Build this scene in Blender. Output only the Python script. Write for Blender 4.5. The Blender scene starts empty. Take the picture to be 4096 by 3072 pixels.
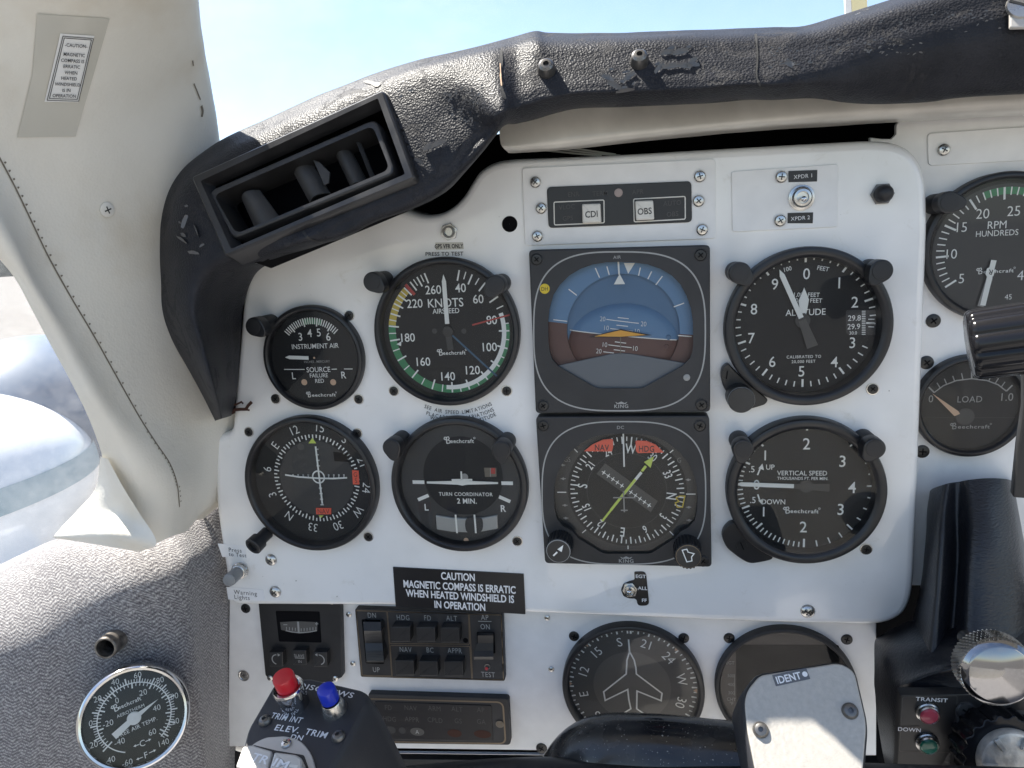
import bpy, math, random
from math import radians, sin, cos, pi, atan2, sqrt, hypot
from mathutils import Vector, Matrix, geometry
from mathutils.bvhtree import BVHTree

random.seed(7)
SC = bpy.context.scene
COL = SC.collection

# ------------------------------------------------------------------ camera, light, exposure
PX = 4096 / 2212.0            # layout was measured on a 2212 px wide copy of the photograph
FPX, D0, Z0 = 2850.0, 0.40, 2.0
def _rot(yaw, pit, rol):
    ry = Matrix(((cos(yaw), 0, sin(yaw)), (0, 1, 0), (-sin(yaw), 0, cos(yaw))))
    rx = Matrix(((1, 0, 0), (0, cos(pit), -sin(pit)), (0, sin(pit), cos(pit))))
    rz = Matrix(((cos(rol), -sin(rol), 0), (sin(rol), cos(rol), 0), (0, 0, 1)))
    return rz @ rx @ ry
R = _rot(radians(10.55), radians(10.99), radians(-3.05))
def fw(v): return Vector((v[0], v[2], -v[1]))
CAM = Vector((0, -D0, Z0))
cam_data = bpy.data.cameras.new('camera')
cam = bpy.data.objects.new('camera', cam_data)
COL.objects.link(cam)
cx_, cy_, cz_ = fw(R[0]), -fw(R[1]), -fw(R[2])
cam.matrix_world = Matrix(((cx_.x, cy_.x, cz_.x, CAM.x), (cx_.y, cy_.y, cz_.y, CAM.y), (cx_.z, cy_.z, cz_.z, CAM.z), (0, 0, 0, 1)))
cam_data.sensor_width = 36.0
cam_data.lens = FPX / 4096 * 36
cam_data.clip_start = 0.02
cam_data.clip_end = 3000
SC.camera = cam

SUN_EL, SUN_AZ = radians(60), radians(-70)      # high, ahead and to the pilot's side
sdir = Vector((sin(SUN_AZ) * cos(SUN_EL), cos(SUN_AZ) * cos(SUN_EL), sin(SUN_EL)))
world = bpy.data.worlds.new('World'); SC.world = world; world.use_nodes = True
wn = world.node_tree
sky = wn.nodes.new('ShaderNodeTexSky'); sky.sky_type = 'NISHITA'; sky.sun_disc = False
sky.sun_elevation = SUN_EL; sky.sun_rotation = SUN_AZ % (2 * pi)
sky.air_density = 1.0; sky.dust_density = .7; sky.ozone_density = 1.0
wtc = wn.nodes.new('ShaderNodeTexCoord'); wmp = wn.nodes.new('ShaderNodeMapping'); wmp.inputs['Scale'].default_value = (1.2, 1.2, 3.4)
wno = wn.nodes.new('ShaderNodeTexNoise'); wno.inputs['Scale'].default_value = 2.3; wno.inputs['Detail'].default_value = 7; wno.inputs['Roughness'].default_value = .55
wra = wn.nodes.new('ShaderNodeMapRange'); wra.inputs[1].default_value = .48; wra.inputs[2].default_value = .72; wra.inputs[4].default_value = .35
wmx = wn.nodes.new('ShaderNodeMix'); wmx.data_type = 'RGBA'; wmx.inputs[7].default_value = (4.7, 4.9, 5.2, 1)
wn.links.new(wtc.outputs['Generated'], wmp.inputs[0]); wn.links.new(wmp.outputs[0], wno.inputs['Vector']); wn.links.new(wno.outputs[0], wra.inputs[0])
wn.links.new(wra.outputs[0], wmx.inputs[0]); wn.links.new(sky.outputs[0], wmx.inputs[6]); wn.links.new(wmx.outputs[2], wn.nodes['Background'].inputs[0])
wn.nodes['Background'].inputs[1].default_value = 0.076
sl = bpy.data.lights.new('sun', 'SUN'); sl.energy = 4.8; sl.angle = radians(0.5); sl.color = (1.0, .95, .86)
so = bpy.data.objects.new('sun', sl); COL.objects.link(so)
so.rotation_euler = (-sdir).to_track_quat('-Z', 'Y').to_euler(); so.location = (0, 0, 6)
SC.view_settings.view_transform = 'Standard'; SC.view_settings.look = 'None'
SC.view_settings.gamma = 1; SC.view_settings.use_curve_mapping = False
SC.view_settings.exposure = 1.75
SC.render.engine = 'CYCLES'
SC.cycles.use_denoising = True
SC.cycles.max_bounces = 8; SC.cycles.transparent_max_bounces = 24
SC.cycles.caustics_reflective = False; SC.cycles.caustics_refractive = False
SC.cycles.sample_clamp_indirect = 4

# ------------------------------------------------------------------ projection helpers
def ray(px, py):
    u, v = (px * PX - 2048) / FPX, (py * PX - 1536) / FPX
    return fw(R.transposed() @ Vector((u, v, 1)))
def W(px, py, h):
    d = ray(px, py)
    return CAM + d * ((D0 - h / 1000) / d.y)
class Frame:
    def __init__(s, o, ex, ez):
        ez = ez.normalized(); ex = (ex - ez * ex.dot(ez)).normalized(); ey = ez.cross(ex)
        s.M = Matrix(((ex.x, ey.x, ez.x, o.x), (ex.y, ey.y, ez.y, o.y), (ex.z, ey.z, ez.z, o.z), (0, 0, 0, 1)))
        s.I = s.M.inverted(); s.b = (0, 0); s.q = 3.0
    def l(s, px, py, z=0.0):
        c = s.I @ CAM; d = s.I.to_3x3() @ ray(px, py)
        t = (z / 1000 - c.z) / d.z
        p = c + d * t
        return (p.x * 1000, p.y * 1000)
    def t(s, x, y, z=0.0): return s.l(s.b[0] + x / s.q, s.b[1] + y / s.q, z)
    def ts(s, pts, z=0.0): return [s.t(x, y, z) for x, y in pts]
    def k(s, n, px, py):            # n layout px -> mm near a point
        a = s.l(px, py - 5); b = s.l(px, py + 5)
        return n * hypot(a[0] - b[0], a[1] - b[1]) / 10
def panel_frame(px, py, h): return Frame(W(px, py, h), Vector((1, 0, 0)), Vector((0, -1, 0)))

# ------------------------------------------------------------------ materials
MATS = {}
def nodes_of(name):
    m = bpy.data.materials.new(name); m.use_nodes = True; MATS[name] = m
    return m, m.node_tree, m.node_tree.nodes['Principled BSDF']
def N(nt, typ, **kw):
    n = nt.nodes.new(typ)
    for k, v in kw.items():
        if k.startswith('i_'):
            key = k[2:]
            n.inputs[int(key) if key.isdigit() else key.replace('_', ' ')].default_value = v
        else: setattr(n, k, v)
    return n
def ramp(nt, fac, stops):
    r = N(nt, 'ShaderNodeValToRGB'); e = r.color_ramp.elements
    while len(e) < len(stops): e.new(0.5)
    for x, (p, c) in zip(e, stops):
        x.position = p; x.color = (*c, 1) if len(c) == 3 else c
    nt.links.new(fac, r.inputs[0]); return r
def mat(name, col, rough=.5, metal=0.0, noise=None, bump=None, coat=0.0, spec=.5, rvar=0.0, coords='Object'):
    """noise = (scale, amount) colour variation; bump = (scale, strength, distance)"""
    m, nt, b = nodes_of(name); L = nt.links.new
    b.inputs['Base Color'].default_value = (*col, 1); b.inputs['Roughness'].default_value = rough
    b.inputs['Metallic'].default_value = metal; b.inputs['Coat Weight'].default_value = coat
    b.inputs['Coat Roughness'].default_value = .06; b.inputs['Specular IOR Level'].default_value = spec
    tc = N(nt, 'ShaderNodeTexCoord')
    if noise or rvar:
        n = N(nt, 'ShaderNodeTexNoise', i_Scale=(noise or (60,))[0], i_Detail=6.0)
        L(tc.outputs[coords], n.inputs['Vector'])
        if noise:
            a = noise[1]
            r = ramp(nt, n.outputs[0], [(.3, tuple(c * (1 - a) for c in col)), (.7, tuple(min(1, c * (1 + a)) for c in col))])
            L(r.outputs[0], b.inputs['Base Color'])
        if rvar:
            mr = N(nt, 'ShaderNodeMapRange', i_3=max(0.02, rough - rvar), i_4=rough + rvar, i_1=.3, i_2=.7)
            L(n.outputs[0], mr.inputs[0]); L(mr.outputs[0], b.inputs['Roughness'])
    if bump:
        n2 = N(nt, 'ShaderNodeTexNoise', i_Scale=bump[0], i_Detail=4.0)
        L(tc.outputs[coords], n2.inputs['Vector'])
        bp = N(nt, 'ShaderNodeBump', i_Strength=bump[1], i_Distance=bump[2])
        L(n2.outputs[0], bp.inputs['Height']); L(bp.outputs[0], b.inputs['Normal'])
    return m

def make_materials():
    # white enamel: glossy coat, faint grime and small chips
    m, nt, b = nodes_of('white_enamel'); L = nt.links.new
    tc = N(nt, 'ShaderNodeTexCoord')
    n = N(nt, 'ShaderNodeTexNoise', i_Scale=22.0, i_Detail=7.0); L(tc.outputs['Object'], n.inputs['Vector'])
    r1 = ramp(nt, n.outputs[0], [(.3, (.74, .735, .72)), (.5, (.80, .795, .785)), (.7, (.82, .815, .805))])
    v = N(nt, 'ShaderNodeTexNoise', i_Scale=330.0, i_Detail=2.0); L(tc.outputs['Object'], v.inputs['Vector'])
    r2 = ramp(nt, v.outputs[0], [(.765, (1, 1, 1)), (.80, (.25, .24, .23))])
    mx = N(nt, 'ShaderNodeMix', data_type='RGBA', blend_type='MULTIPLY', i_0=1.0)
    gr = N(nt, 'ShaderNodeTexNoise', i_Scale=48.0, i_Detail=9.0, i_Roughness=.7, i_Distortion=.6); L(tc.outputs['Object'], gr.inputs['Vector'])
    r3 = ramp(nt, gr.outputs[0], [(.60, (1, 1, 1)), (.72, (.86, .845, .81))])
    m2 = N(nt, 'ShaderNodeMix', data_type='RGBA', blend_type='MULTIPLY', i_0=1.0); L(r1.outputs[0], m2.inputs[6]); L(r3.outputs[0], m2.inputs[7])
    L(m2.outputs[2], mx.inputs[6]); L(r2.outputs[0], mx.inputs[7]); L(mx.outputs[2], b.inputs['Base Color'])
    b.inputs['Roughness'].default_value = .32; b.inputs['Coat Weight'].default_value = .9
    w = N(nt, 'ShaderNodeTexNoise', i_Scale=14.0, i_Detail=3.0); L(tc.outputs['Object'], w.inputs['Vector'])
    mr = N(nt, 'ShaderNodeMapRange', i_1=.46, i_2=.56, i_3=.03, i_4=.2); L(w.outputs[0], mr.inputs[0]); L(mr.outputs[0], b.inputs['Coat Roughness'])
    bp = N(nt, 'ShaderNodeBump', i_Strength=.25, i_Distance=.002); L(w.outputs[0], bp.inputs['Height'])
    L(bp.outputs[0], b.inputs['Normal']); L(bp.outputs[0], b.inputs['Coat Normal'])
    mat('white_satin', (.77, .765, .755), .38, noise=(90, .04), bump=(500, .1, .0004))
    mat('cream_paint', (.60, .58, .535), .3, noise=(35, .16), coat=.4, bump=(30, .12, .002))
    # peeling black vinyl
    m, nt, b = nodes_of('black_vinyl'); L = nt.links.new
    tc = N(nt, 'ShaderNodeTexCoord')
    grain = N(nt, 'ShaderNodeTexVoronoi', i_Scale=1000.0); L(tc.outputs['Object'], grain.inputs['Vector'])
    wr = N(nt, 'ShaderNodeTexNoise', i_Scale=55.0, i_Detail=8.0, i_Roughness=.62); L(tc.outputs['Object'], wr.inputs['Vector'])
    pl = N(nt, 'ShaderNodeTexNoise', i_Scale=48.0, i_Detail=10.0, i_Roughness=.7, i_Distortion=1.1); L(tc.outputs['Object'], pl.inputs['Vector'])
    peel = ramp(nt, pl.outputs[0], [(.57, (0, 0, 0)), (.576, (1, 1, 1))])
    cr = ramp(nt, wr.outputs[0], [(.3, (.014, .015, .019)), (.7, (.028, .029, .035))])
    mc = N(nt, 'ShaderNodeMix', data_type='RGBA'); L(peel.outputs[0], mc.inputs[0]); L(cr.outputs[0], mc.inputs[6])
    mc.inputs[7].default_value = (.030, .030, .034, 1); L(mc.outputs[2], b.inputs['Base Color'])
    rr = N(nt, 'ShaderNodeMapRange', i_3=.47, i_4=.6); L(peel.outputs[0], rr.inputs[0]); L(rr.outputs[0], b.inputs['Roughness'])
    h1 = N(nt, 'ShaderNodeMath', operation='MULTIPLY', i_1=.5); L(grain.outputs['Distance'], h1.inputs[0])
    h2 = N(nt, 'ShaderNodeMath', operation='MULTIPLY_ADD', i_1=.55); L(wr.outputs[0], h2.inputs[0]); L(h1.outputs[0], h2.inputs[2])
    h3 = N(nt, 'ShaderNodeMath', operation='MULTIPLY_ADD', i_1=-1.7); L(peel.outputs[0], h3.inputs[0]); L(h2.outputs[0], h3.inputs[2])
    bp = N(nt, 'ShaderNodeBump', i_Strength=.6, i_Distance=.0009); L(h3.outputs[0], bp.inputs['Height']); L(bp.outputs[0], b.inputs['Normal'])
    b.inputs['Specular IOR Level'].default_value = .16
    mat('vinyl_edge', (.10, .10, .105), .4, bump=(900, .3, .0005))  # lighter vinyl; the lit look of curled flakes is put into the colour
    # smooth black leather of the pedestal
    m, nt, b = nodes_of('black_leather'); L = nt.links.new
    tc = N(nt, 'ShaderNodeTexCoord'); mp = N(nt, 'ShaderNodeMapping'); mp.inputs['Scale'].default_value = (1, 1, 3)
    L(tc.outputs['Object'], mp.inputs[0])
    g = N(nt, 'ShaderNodeTexNoise', i_Scale=420.0, i_Detail=3.0); L(mp.outputs[0], g.inputs['Vector'])
    b.inputs['Base Color'].default_value = (.012, .013, .017, 1); b.inputs['Roughness'].default_value = .33
    bp = N(nt, 'ShaderNodeBump', i_Strength=.5, i_Distance=.0008); L(g.outputs[0], bp.inputs['Height']); L(bp.outputs[0], b.inputs['Normal'])
    # cream leather
    m, nt, b = nodes_of('cream_leather'); L = nt.links.new
    tc = N(nt, 'ShaderNodeTexCoord')
    g = N(nt, 'ShaderNodeTexVoronoi', i_Scale=700.0); L(tc.outputs['Object'], g.inputs['Vector'])
    w = N(nt, 'ShaderNodeTexNoise', i_Scale=70.0, i_Detail=8.0, i_Roughness=.65, i_Distortion=.4); L(tc.outputs['Object'], w.inputs['Vector'])
    d = N(nt, 'ShaderNodeTexNoise', i_Scale=13.0, i_Detail=5.0); L(tc.outputs['Object'], d.inputs['Vector'])
    cr = ramp(nt, d.outputs[0], [(.28, (.60, .545, .45)), (.42, (.69, .66, .59)), (.65, (.74, .715, .65)), (.8, (.68, .64, .56))])
    L(cr.outputs[0], b.inputs['Base Color']); b.inputs['Roughness'].default_value = .55
    h1 = N(nt, 'ShaderNodeMath', operation='MULTIPLY', i_1=.25); L(g.outputs['Distance'], h1.inputs[0])
    h2 = N(nt, 'ShaderNodeMath', operation='ADD'); L(w.outputs[0], h2.inputs[0]); L(h1.outputs[0], h2.inputs[1])
    bp = N(nt, 'ShaderNodeBump', i_Strength=.22, i_Distance=.0014); L(h2.outputs[0], bp.inputs['Height']); L(bp.outputs[0], b.inputs['Normal'])
    # grey herringbone knit, UV in mm
    m, nt, b = nodes_of('grey_weave'); L = nt.links.new
    uv = N(nt, 'ShaderNodeUVMap'); sx = N(nt, 'ShaderNodeSeparateXYZ')
    ds = N(nt, 'ShaderNodeTexNoise', i_Scale=.22, i_Detail=3.0); L(uv.outputs[0], ds.inputs['Vector'])
    dm = N(nt, 'ShaderNodeVectorMath', operation='SCALE'); L(ds.outputs[1], dm.inputs[0]); dm.inputs['Scale'].default_value = 2.6
    da = N(nt, 'ShaderNodeVectorMath', operation='ADD'); L(uv.outputs[0], da.inputs[0]); L(dm.outputs[0], da.inputs[1]); L(da.outputs[0], sx.inputs[0])
    def M(op, a, bb=None, c=None):
        n = N(nt, 'ShaderNodeMath', operation=op)
        for i, x in enumerate((a, bb, c)):
            if x is None: continue
            if isinstance(x, (int, float)): n.inputs[i].default_value = x
            else: L(x, n.inputs[i])
        return n.outputs[0]
    tri = M('PINGPONG', sx.outputs[0], 5.2)
    s1 = M('SINE', M('MULTIPLY', M('MULTIPLY_ADD', tri, .6, sx.outputs[1]), 2 * pi / 2.3))
    s2 = M('SINE', M('MULTIPLY', M('MULTIPLY_ADD', sx.outputs[1], .3, sx.outputs[0]), 2 * pi / 1.7))
    nz = N(nt, 'ShaderNodeTexNoise', i_Scale=.55, i_Detail=5.0, i_Roughness=.7); L(da.outputs[0], nz.inputs['Vector'])
    f = M('MULTIPLY_ADD', M('MULTIPLY', s2, s1), .16, M('MULTIPLY_ADD', s1, .17, M('MULTIPLY_ADD', nz.outputs[0], 1.5, -.25)))
    cr = ramp(nt, f, [(.15, (.075, .068, .075)), (.5, (.19, .18, .184)), (.9, (.46, .445, .43))])
    L(cr.outputs[0], b.inputs['Base Color']); b.inputs['Roughness'].default_value = .95
    b.inputs['Sheen Weight'].default_value = .3
    bp = N(nt, 'ShaderNodeBump', i_Strength=.5, i_Distance=.001); L(f, bp.inputs['Height']); L(bp.outputs[0], b.inputs['Normal'])
    mat('grey_carpet', (.31, .30, .295), .9, noise=(20, .2))
    mat('bezel_black', (.013, .013, .015), .38, rvar=.1, bump=(900, .12, .0003))
    mat('frame_black', (.022, .022, .024), .55, noise=(40, .25), bump=(1500, .15, .0003))
    mat('dial_black', (.012, .0125, .0135), .6, spec=.3)
    mat('dial_grey', (.075, .072, .067), .6)
    mat('dial_disc', (.032, .032, .033), .5)
    mat('rmi_disc', (.115, .109, .099), .6)
    mat('mark_white', (.82, .83, .80), .6)
    mat('mark_dim', (.30, .30, .29), .6)
    mat('mark_faint', (.065, .062, .06), .6)
    mat('mark_line', (.33, .33, .32), .5)
    mat('mark_orange', (.62, .42, .28), .6)
    mat('needle_white', (.82, .83, .79), .5)
    mat('arc_green', (.035, .22, .09), .5)
    mat('arc_yellow', (.55, .42, .06), .5)
    mat('arc_red', (.42, .045, .035), .5)
    mat('arc_blue', (.03, .09, .16), .5)
    mat('flag_red', (.85, .12, .065), .5)
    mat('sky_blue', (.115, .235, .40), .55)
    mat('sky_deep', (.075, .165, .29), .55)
    mat('earth_brown', (.105, .047, .040), .55)
    mat('shroud_grey', (.13, .15, .175), .5)
    mat('bar_orange', (.82, .40, .05), .5)
    mat('lime', (.60, .72, .12), .5)
    mat('tube_glass', (.40, .40, .38), .2, coat=.5)
    mat('paint_yellow', (.62, .46, .03), .5)
    mat('sealant_yellow', (.72, .64, .36), .6)
    mat('steel', (.55, .54, .52), .28, 1.0, rvar=.12)
    mat('steel_dark', (.16, .155, .15), .35, .8)
    mat('chrome', (.55, .55, .56), .09, 1.0)
    mat('chrome_face', (.27, .27, .28), .10, 1.0, rvar=.05)  # darkened chrome; the dark reflection on the knob face is in the colour
    mat('brass_edge', (.20, .165, .125), .4, .9)
    mat('screw_black', (.012, .012, .013), .35)
    mat('rubber_black', (.013, .013, .015), .5, bump=(700, .2, .0003))
    mat('gloss_black', (.010, .010, .012), .16, coat=.1, spec=.25)
    mat('plastic_black', (.017, .017, .018), .42, noise=(50, .3))
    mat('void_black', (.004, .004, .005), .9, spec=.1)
    mat('vent_plastic', (.022, .022, .024), .38, noise=(60, .3), rvar=.1)
    mat('vane_plastic', (.035, .034, .034), .6, noise=(80, .2))
    mat('cap_white', (.66, .64, .59), .35, noise=(120, .06))
    mat('ink_black', (.02, .02, .02), .6)
    mat('label_black', (.014, .013, .014), .35)
    mat('label_white', (.76, .76, .77), .4)
    mat('paper_white', (.76, .76, .75), .5)
    mat('tape', (.53, .51, .45), .22, noise=(25, .05), bump=(60, .1, .001))
    mat('lamp_grey', (.20, .205, .21), .35)
    mat('button_red', (.55, .015, .025), .3, coat=.3)
    mat('button_blue', (.01, .03, .42), .3, coat=.3)
    mat('lamp_red', (.42, .06, .09), .25)
    mat('lamp_green', (.01, .12, .085), .2)
    mat('lens_pink', (.34, .27, .25), .3)
    mat('grip_black', (.026, .027, .032), .5, bump=(1400, .2, .0003))
    mat('grip_silver', (.44, .415, .375), .45, .35, noise=(500, .08), bump=(520, .4, .0004))
    mat('trim_silver', (.52, .50, .47), .42, .35, bump=(600, .2, .0003))
    mat('zinc', (.50, .49, .46), .5, .5, noise=(150, .35), bump=(300, .6, .0008))
    mat('worn_pipe', (.22, .20, .18), .4, .8, noise=(250, .6))
    mat('rust', (.055, .022, .014), .9)
    mat('thread_dark', (.19, .165, .13), .9)
    mat('wire_pale', (.35, .36, .33), .5)
    mat('egt_face', (.040, .030, .027), .5)
    mat('nacelle_white', (.78, .79, .80), .22, coat=.6)
    mat('stripe_teal', (.26, .36, .40), .4)
    mat('intake_blue', (.075, .115, .18), .5)
    mat('tarmac', (.115, .108, .10), .9, noise=(3, .3))
    mat('tree_green', (.06, .075, .055), .9, noise=(.4, .4))
    m, nt, b = nodes_of('dusty_black'); L = nt.links.new
    tc = N(nt, 'ShaderNodeTexCoord'); n1 = N(nt, 'ShaderNodeTexNoise', i_Scale=900.0, i_Detail=2.0); L(tc.outputs['Object'], n1.inputs['Vector'])
    n2 = N(nt, 'ShaderNodeTexNoise', i_Scale=28.0, i_Detail=6.0); L(tc.outputs['Object'], n2.inputs['Vector'])
    r1 = ramp(nt, n1.outputs[0], [(.69, (0, 0, 0)), (.73, (.30, .29, .27))]); r2 = ramp(nt, n2.outputs[0], [(.4, (.010, .010, .012)), (.65, (.035, .034, .033))])
    ad = N(nt, 'ShaderNodeMix', data_type='RGBA', blend_type='ADD', i_0=1.0); L(r2.outputs[0], ad.inputs[6]); L(r1.outputs[0], ad.inputs[7]); L(ad.outputs[2], b.inputs['Base Color'])
    mr = N(nt, 'ShaderNodeMapRange', i_1=.42, i_2=.62, i_3=.08, i_4=.32); L(n2.outputs[0], mr.inputs[0]); L(mr.outputs[0], b.inputs['Roughness'])
    # panes: transparent with a fresnel reflection, the cabin panes a little hazed with scratches
    def pane(name, haze, refl):
        m = bpy.data.materials.new(name); m.use_nodes = True; MATS[name] = m
        nt = m.node_tree; nt.nodes.clear(); L = nt.links.new
        out = N(nt, 'ShaderNodeOutputMaterial'); tr = N(nt, 'ShaderNodeBsdfTransparent'); gl = N(nt, 'ShaderNodeBsdfGlossy', i_Roughness=.02)
        lw = N(nt, 'ShaderNodeFresnel', i_IOR=1.42); mu = N(nt, 'ShaderNodeMath', operation='MULTIPLY', i_1=refl); L(lw.outputs[0], mu.inputs[0])
        mx = N(nt, 'ShaderNodeMixShader'); L(mu.outputs[0], mx.inputs[0]); L(tr.outputs[0], mx.inputs[1]); L(gl.outputs[0], mx.inputs[2])
        last = mx
        if haze:
            df = N(nt, 'ShaderNodeBsdfDiffuse'); df.inputs[0].default_value = (.75, .77, .80, 1)
            tl = N(nt, 'ShaderNodeBsdfTranslucent'); tl.inputs[0].default_value = (.8, .8, .82, 1)
            ad = N(nt, 'ShaderNodeMixShader', i_0=.6); L(df.outputs[0], ad.inputs[1]); L(tl.outputs[0], ad.inputs[2])
            tc = N(nt, 'ShaderNodeTexCoord')
            n = N(nt, 'ShaderNodeTexNoise', i_Scale=45.0, i_Detail=10.0, i_Roughness=.75); L(tc.outputs['Object'], n.inputs['Vector'])
            mr = N(nt, 'ShaderNodeMapRange', i_1=.4, i_2=.75, i_3=haze * .7, i_4=haze * 2.2); L(n.outputs[0], mr.inputs[0])
            m2 = N(nt, 'ShaderNodeMixShader'); L(mr.outputs[0], m2.inputs[0]); L(mx.outputs[0], m2.inputs[1]); L(ad.outputs[0], m2.inputs[2]); last = m2
        L(last.outputs[0], out.inputs[0])
    pane('dial_glass', .009, .8)
    pane('side_glass', .10, .5)
    pane('front_glass', .02, .3)
make_materials()

# ------------------------------------------------------------------ mesh builder (local mm)
_tx = {}
def glyphs(s, wt=0.0, sp=1.0):
    key = (s, wt, sp)
    if key not in _tx:
        c = bpy.data.curves.new('t', 'FONT'); c.body = s; c.size = 1; c.offset = wt; c.space_character = sp; c.resolution_u = 3
        o = bpy.data.objects.new('t', c)
        me = bpy.data.meshes.new_from_object(o)
        vs = [(v.co.x, v.co.y) for v in me.vertices]; fs = [tuple(p.vertices) for p in me.polygons]
        ns = [p.normal.z for p in me.polygons]
        fs = [f if n >= 0 else f[::-1] for f, n in zip(fs, ns)]
        bpy.data.meshes.remove(me); bpy.data.objects.remove(o); bpy.data.curves.remove(c)
        xs = [v[0] for v in vs] or [0]
        _tx[key] = (vs, fs, (min(xs) + max(xs)) / 2, max(xs) - min(xs))
    return _tx[key]
CAP = 0.727
def inset(pts, d):
    n = len(pts); out = []
    for i in range(n):
        a, b, c = Vector(pts[i - 1]), Vector(pts[i]), Vector(pts[(i + 1) % n])
        e1 = (b - a).normalized(); e2 = (c - b).normalized()
        n1 = Vector((-e1.y, e1.x)); n2 = Vector((-e2.y, e2.x)); m = n1 + n2
        if m.length < 1e-6: m = n1
        m.normalize(); k = max(.45, m.dot(n1))
        p = b + m * (d / k); out.append((p.x, p.y))
    return out
def area(p): return sum(p[i - 1][0] * p[i][1] - p[i][0] * p[i - 1][1] for i in range(len(p))) / 2
def ccw(p): return list(p) if area(p) > 0 else list(p)[::-1]
def rpoly(pts, r, n=6):
    pts = ccw(pts); out = []; k = len(pts)
    rs = r if isinstance(r, (list, tuple)) else [r] * k
    for i in range(k):
        a, b, c = Vector(pts[i - 1]), Vector(pts[i]), Vector(pts[(i + 1) % k])
        u = (a - b); v = (c - b); rr = min(rs[i], u.length * .48, v.length * .48)
        if rr < 1e-4: out.append((b.x, b.y)); continue
        p0 = b + u.normalized() * rr; p1 = b + v.normalized() * rr
        for j in range(n + 1):
            t = j / n; q = p0 * (1 - t) ** 2 + b * 2 * t * (1 - t) + p1 * t * t
            out.append((q.x, q.y))
    return out
def circ(x, y, r, n=48, ry=None): return [(x + r * cos(2 * pi * i / n), y + (ry or r) * sin(2 * pi * i / n)) for i in range(n)]
def smooth_closed(pts, n=6):
    k = len(pts); out = []
    for i in range(k):
        p0, p1, p2, p3 = (Vector(pts[(i + j - 1) % k]) for j in range(4))
        for j in range(n):
            t = j / n
            q = .5 * (2 * p1 + (p2 - p0) * t + (2 * p0 - 5 * p1 + 4 * p2 - p3) * t * t + (3 * p1 - p0 - 3 * p2 + p3) * t ** 3)
            out.append(tuple(q))
    return out
def zto(p, d):
    q = Vector((0, 0, 1)).rotation_difference(Vector(d))
    return Matrix.Translation(Vector(p)) @ q.to_matrix().to_4x4()
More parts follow.
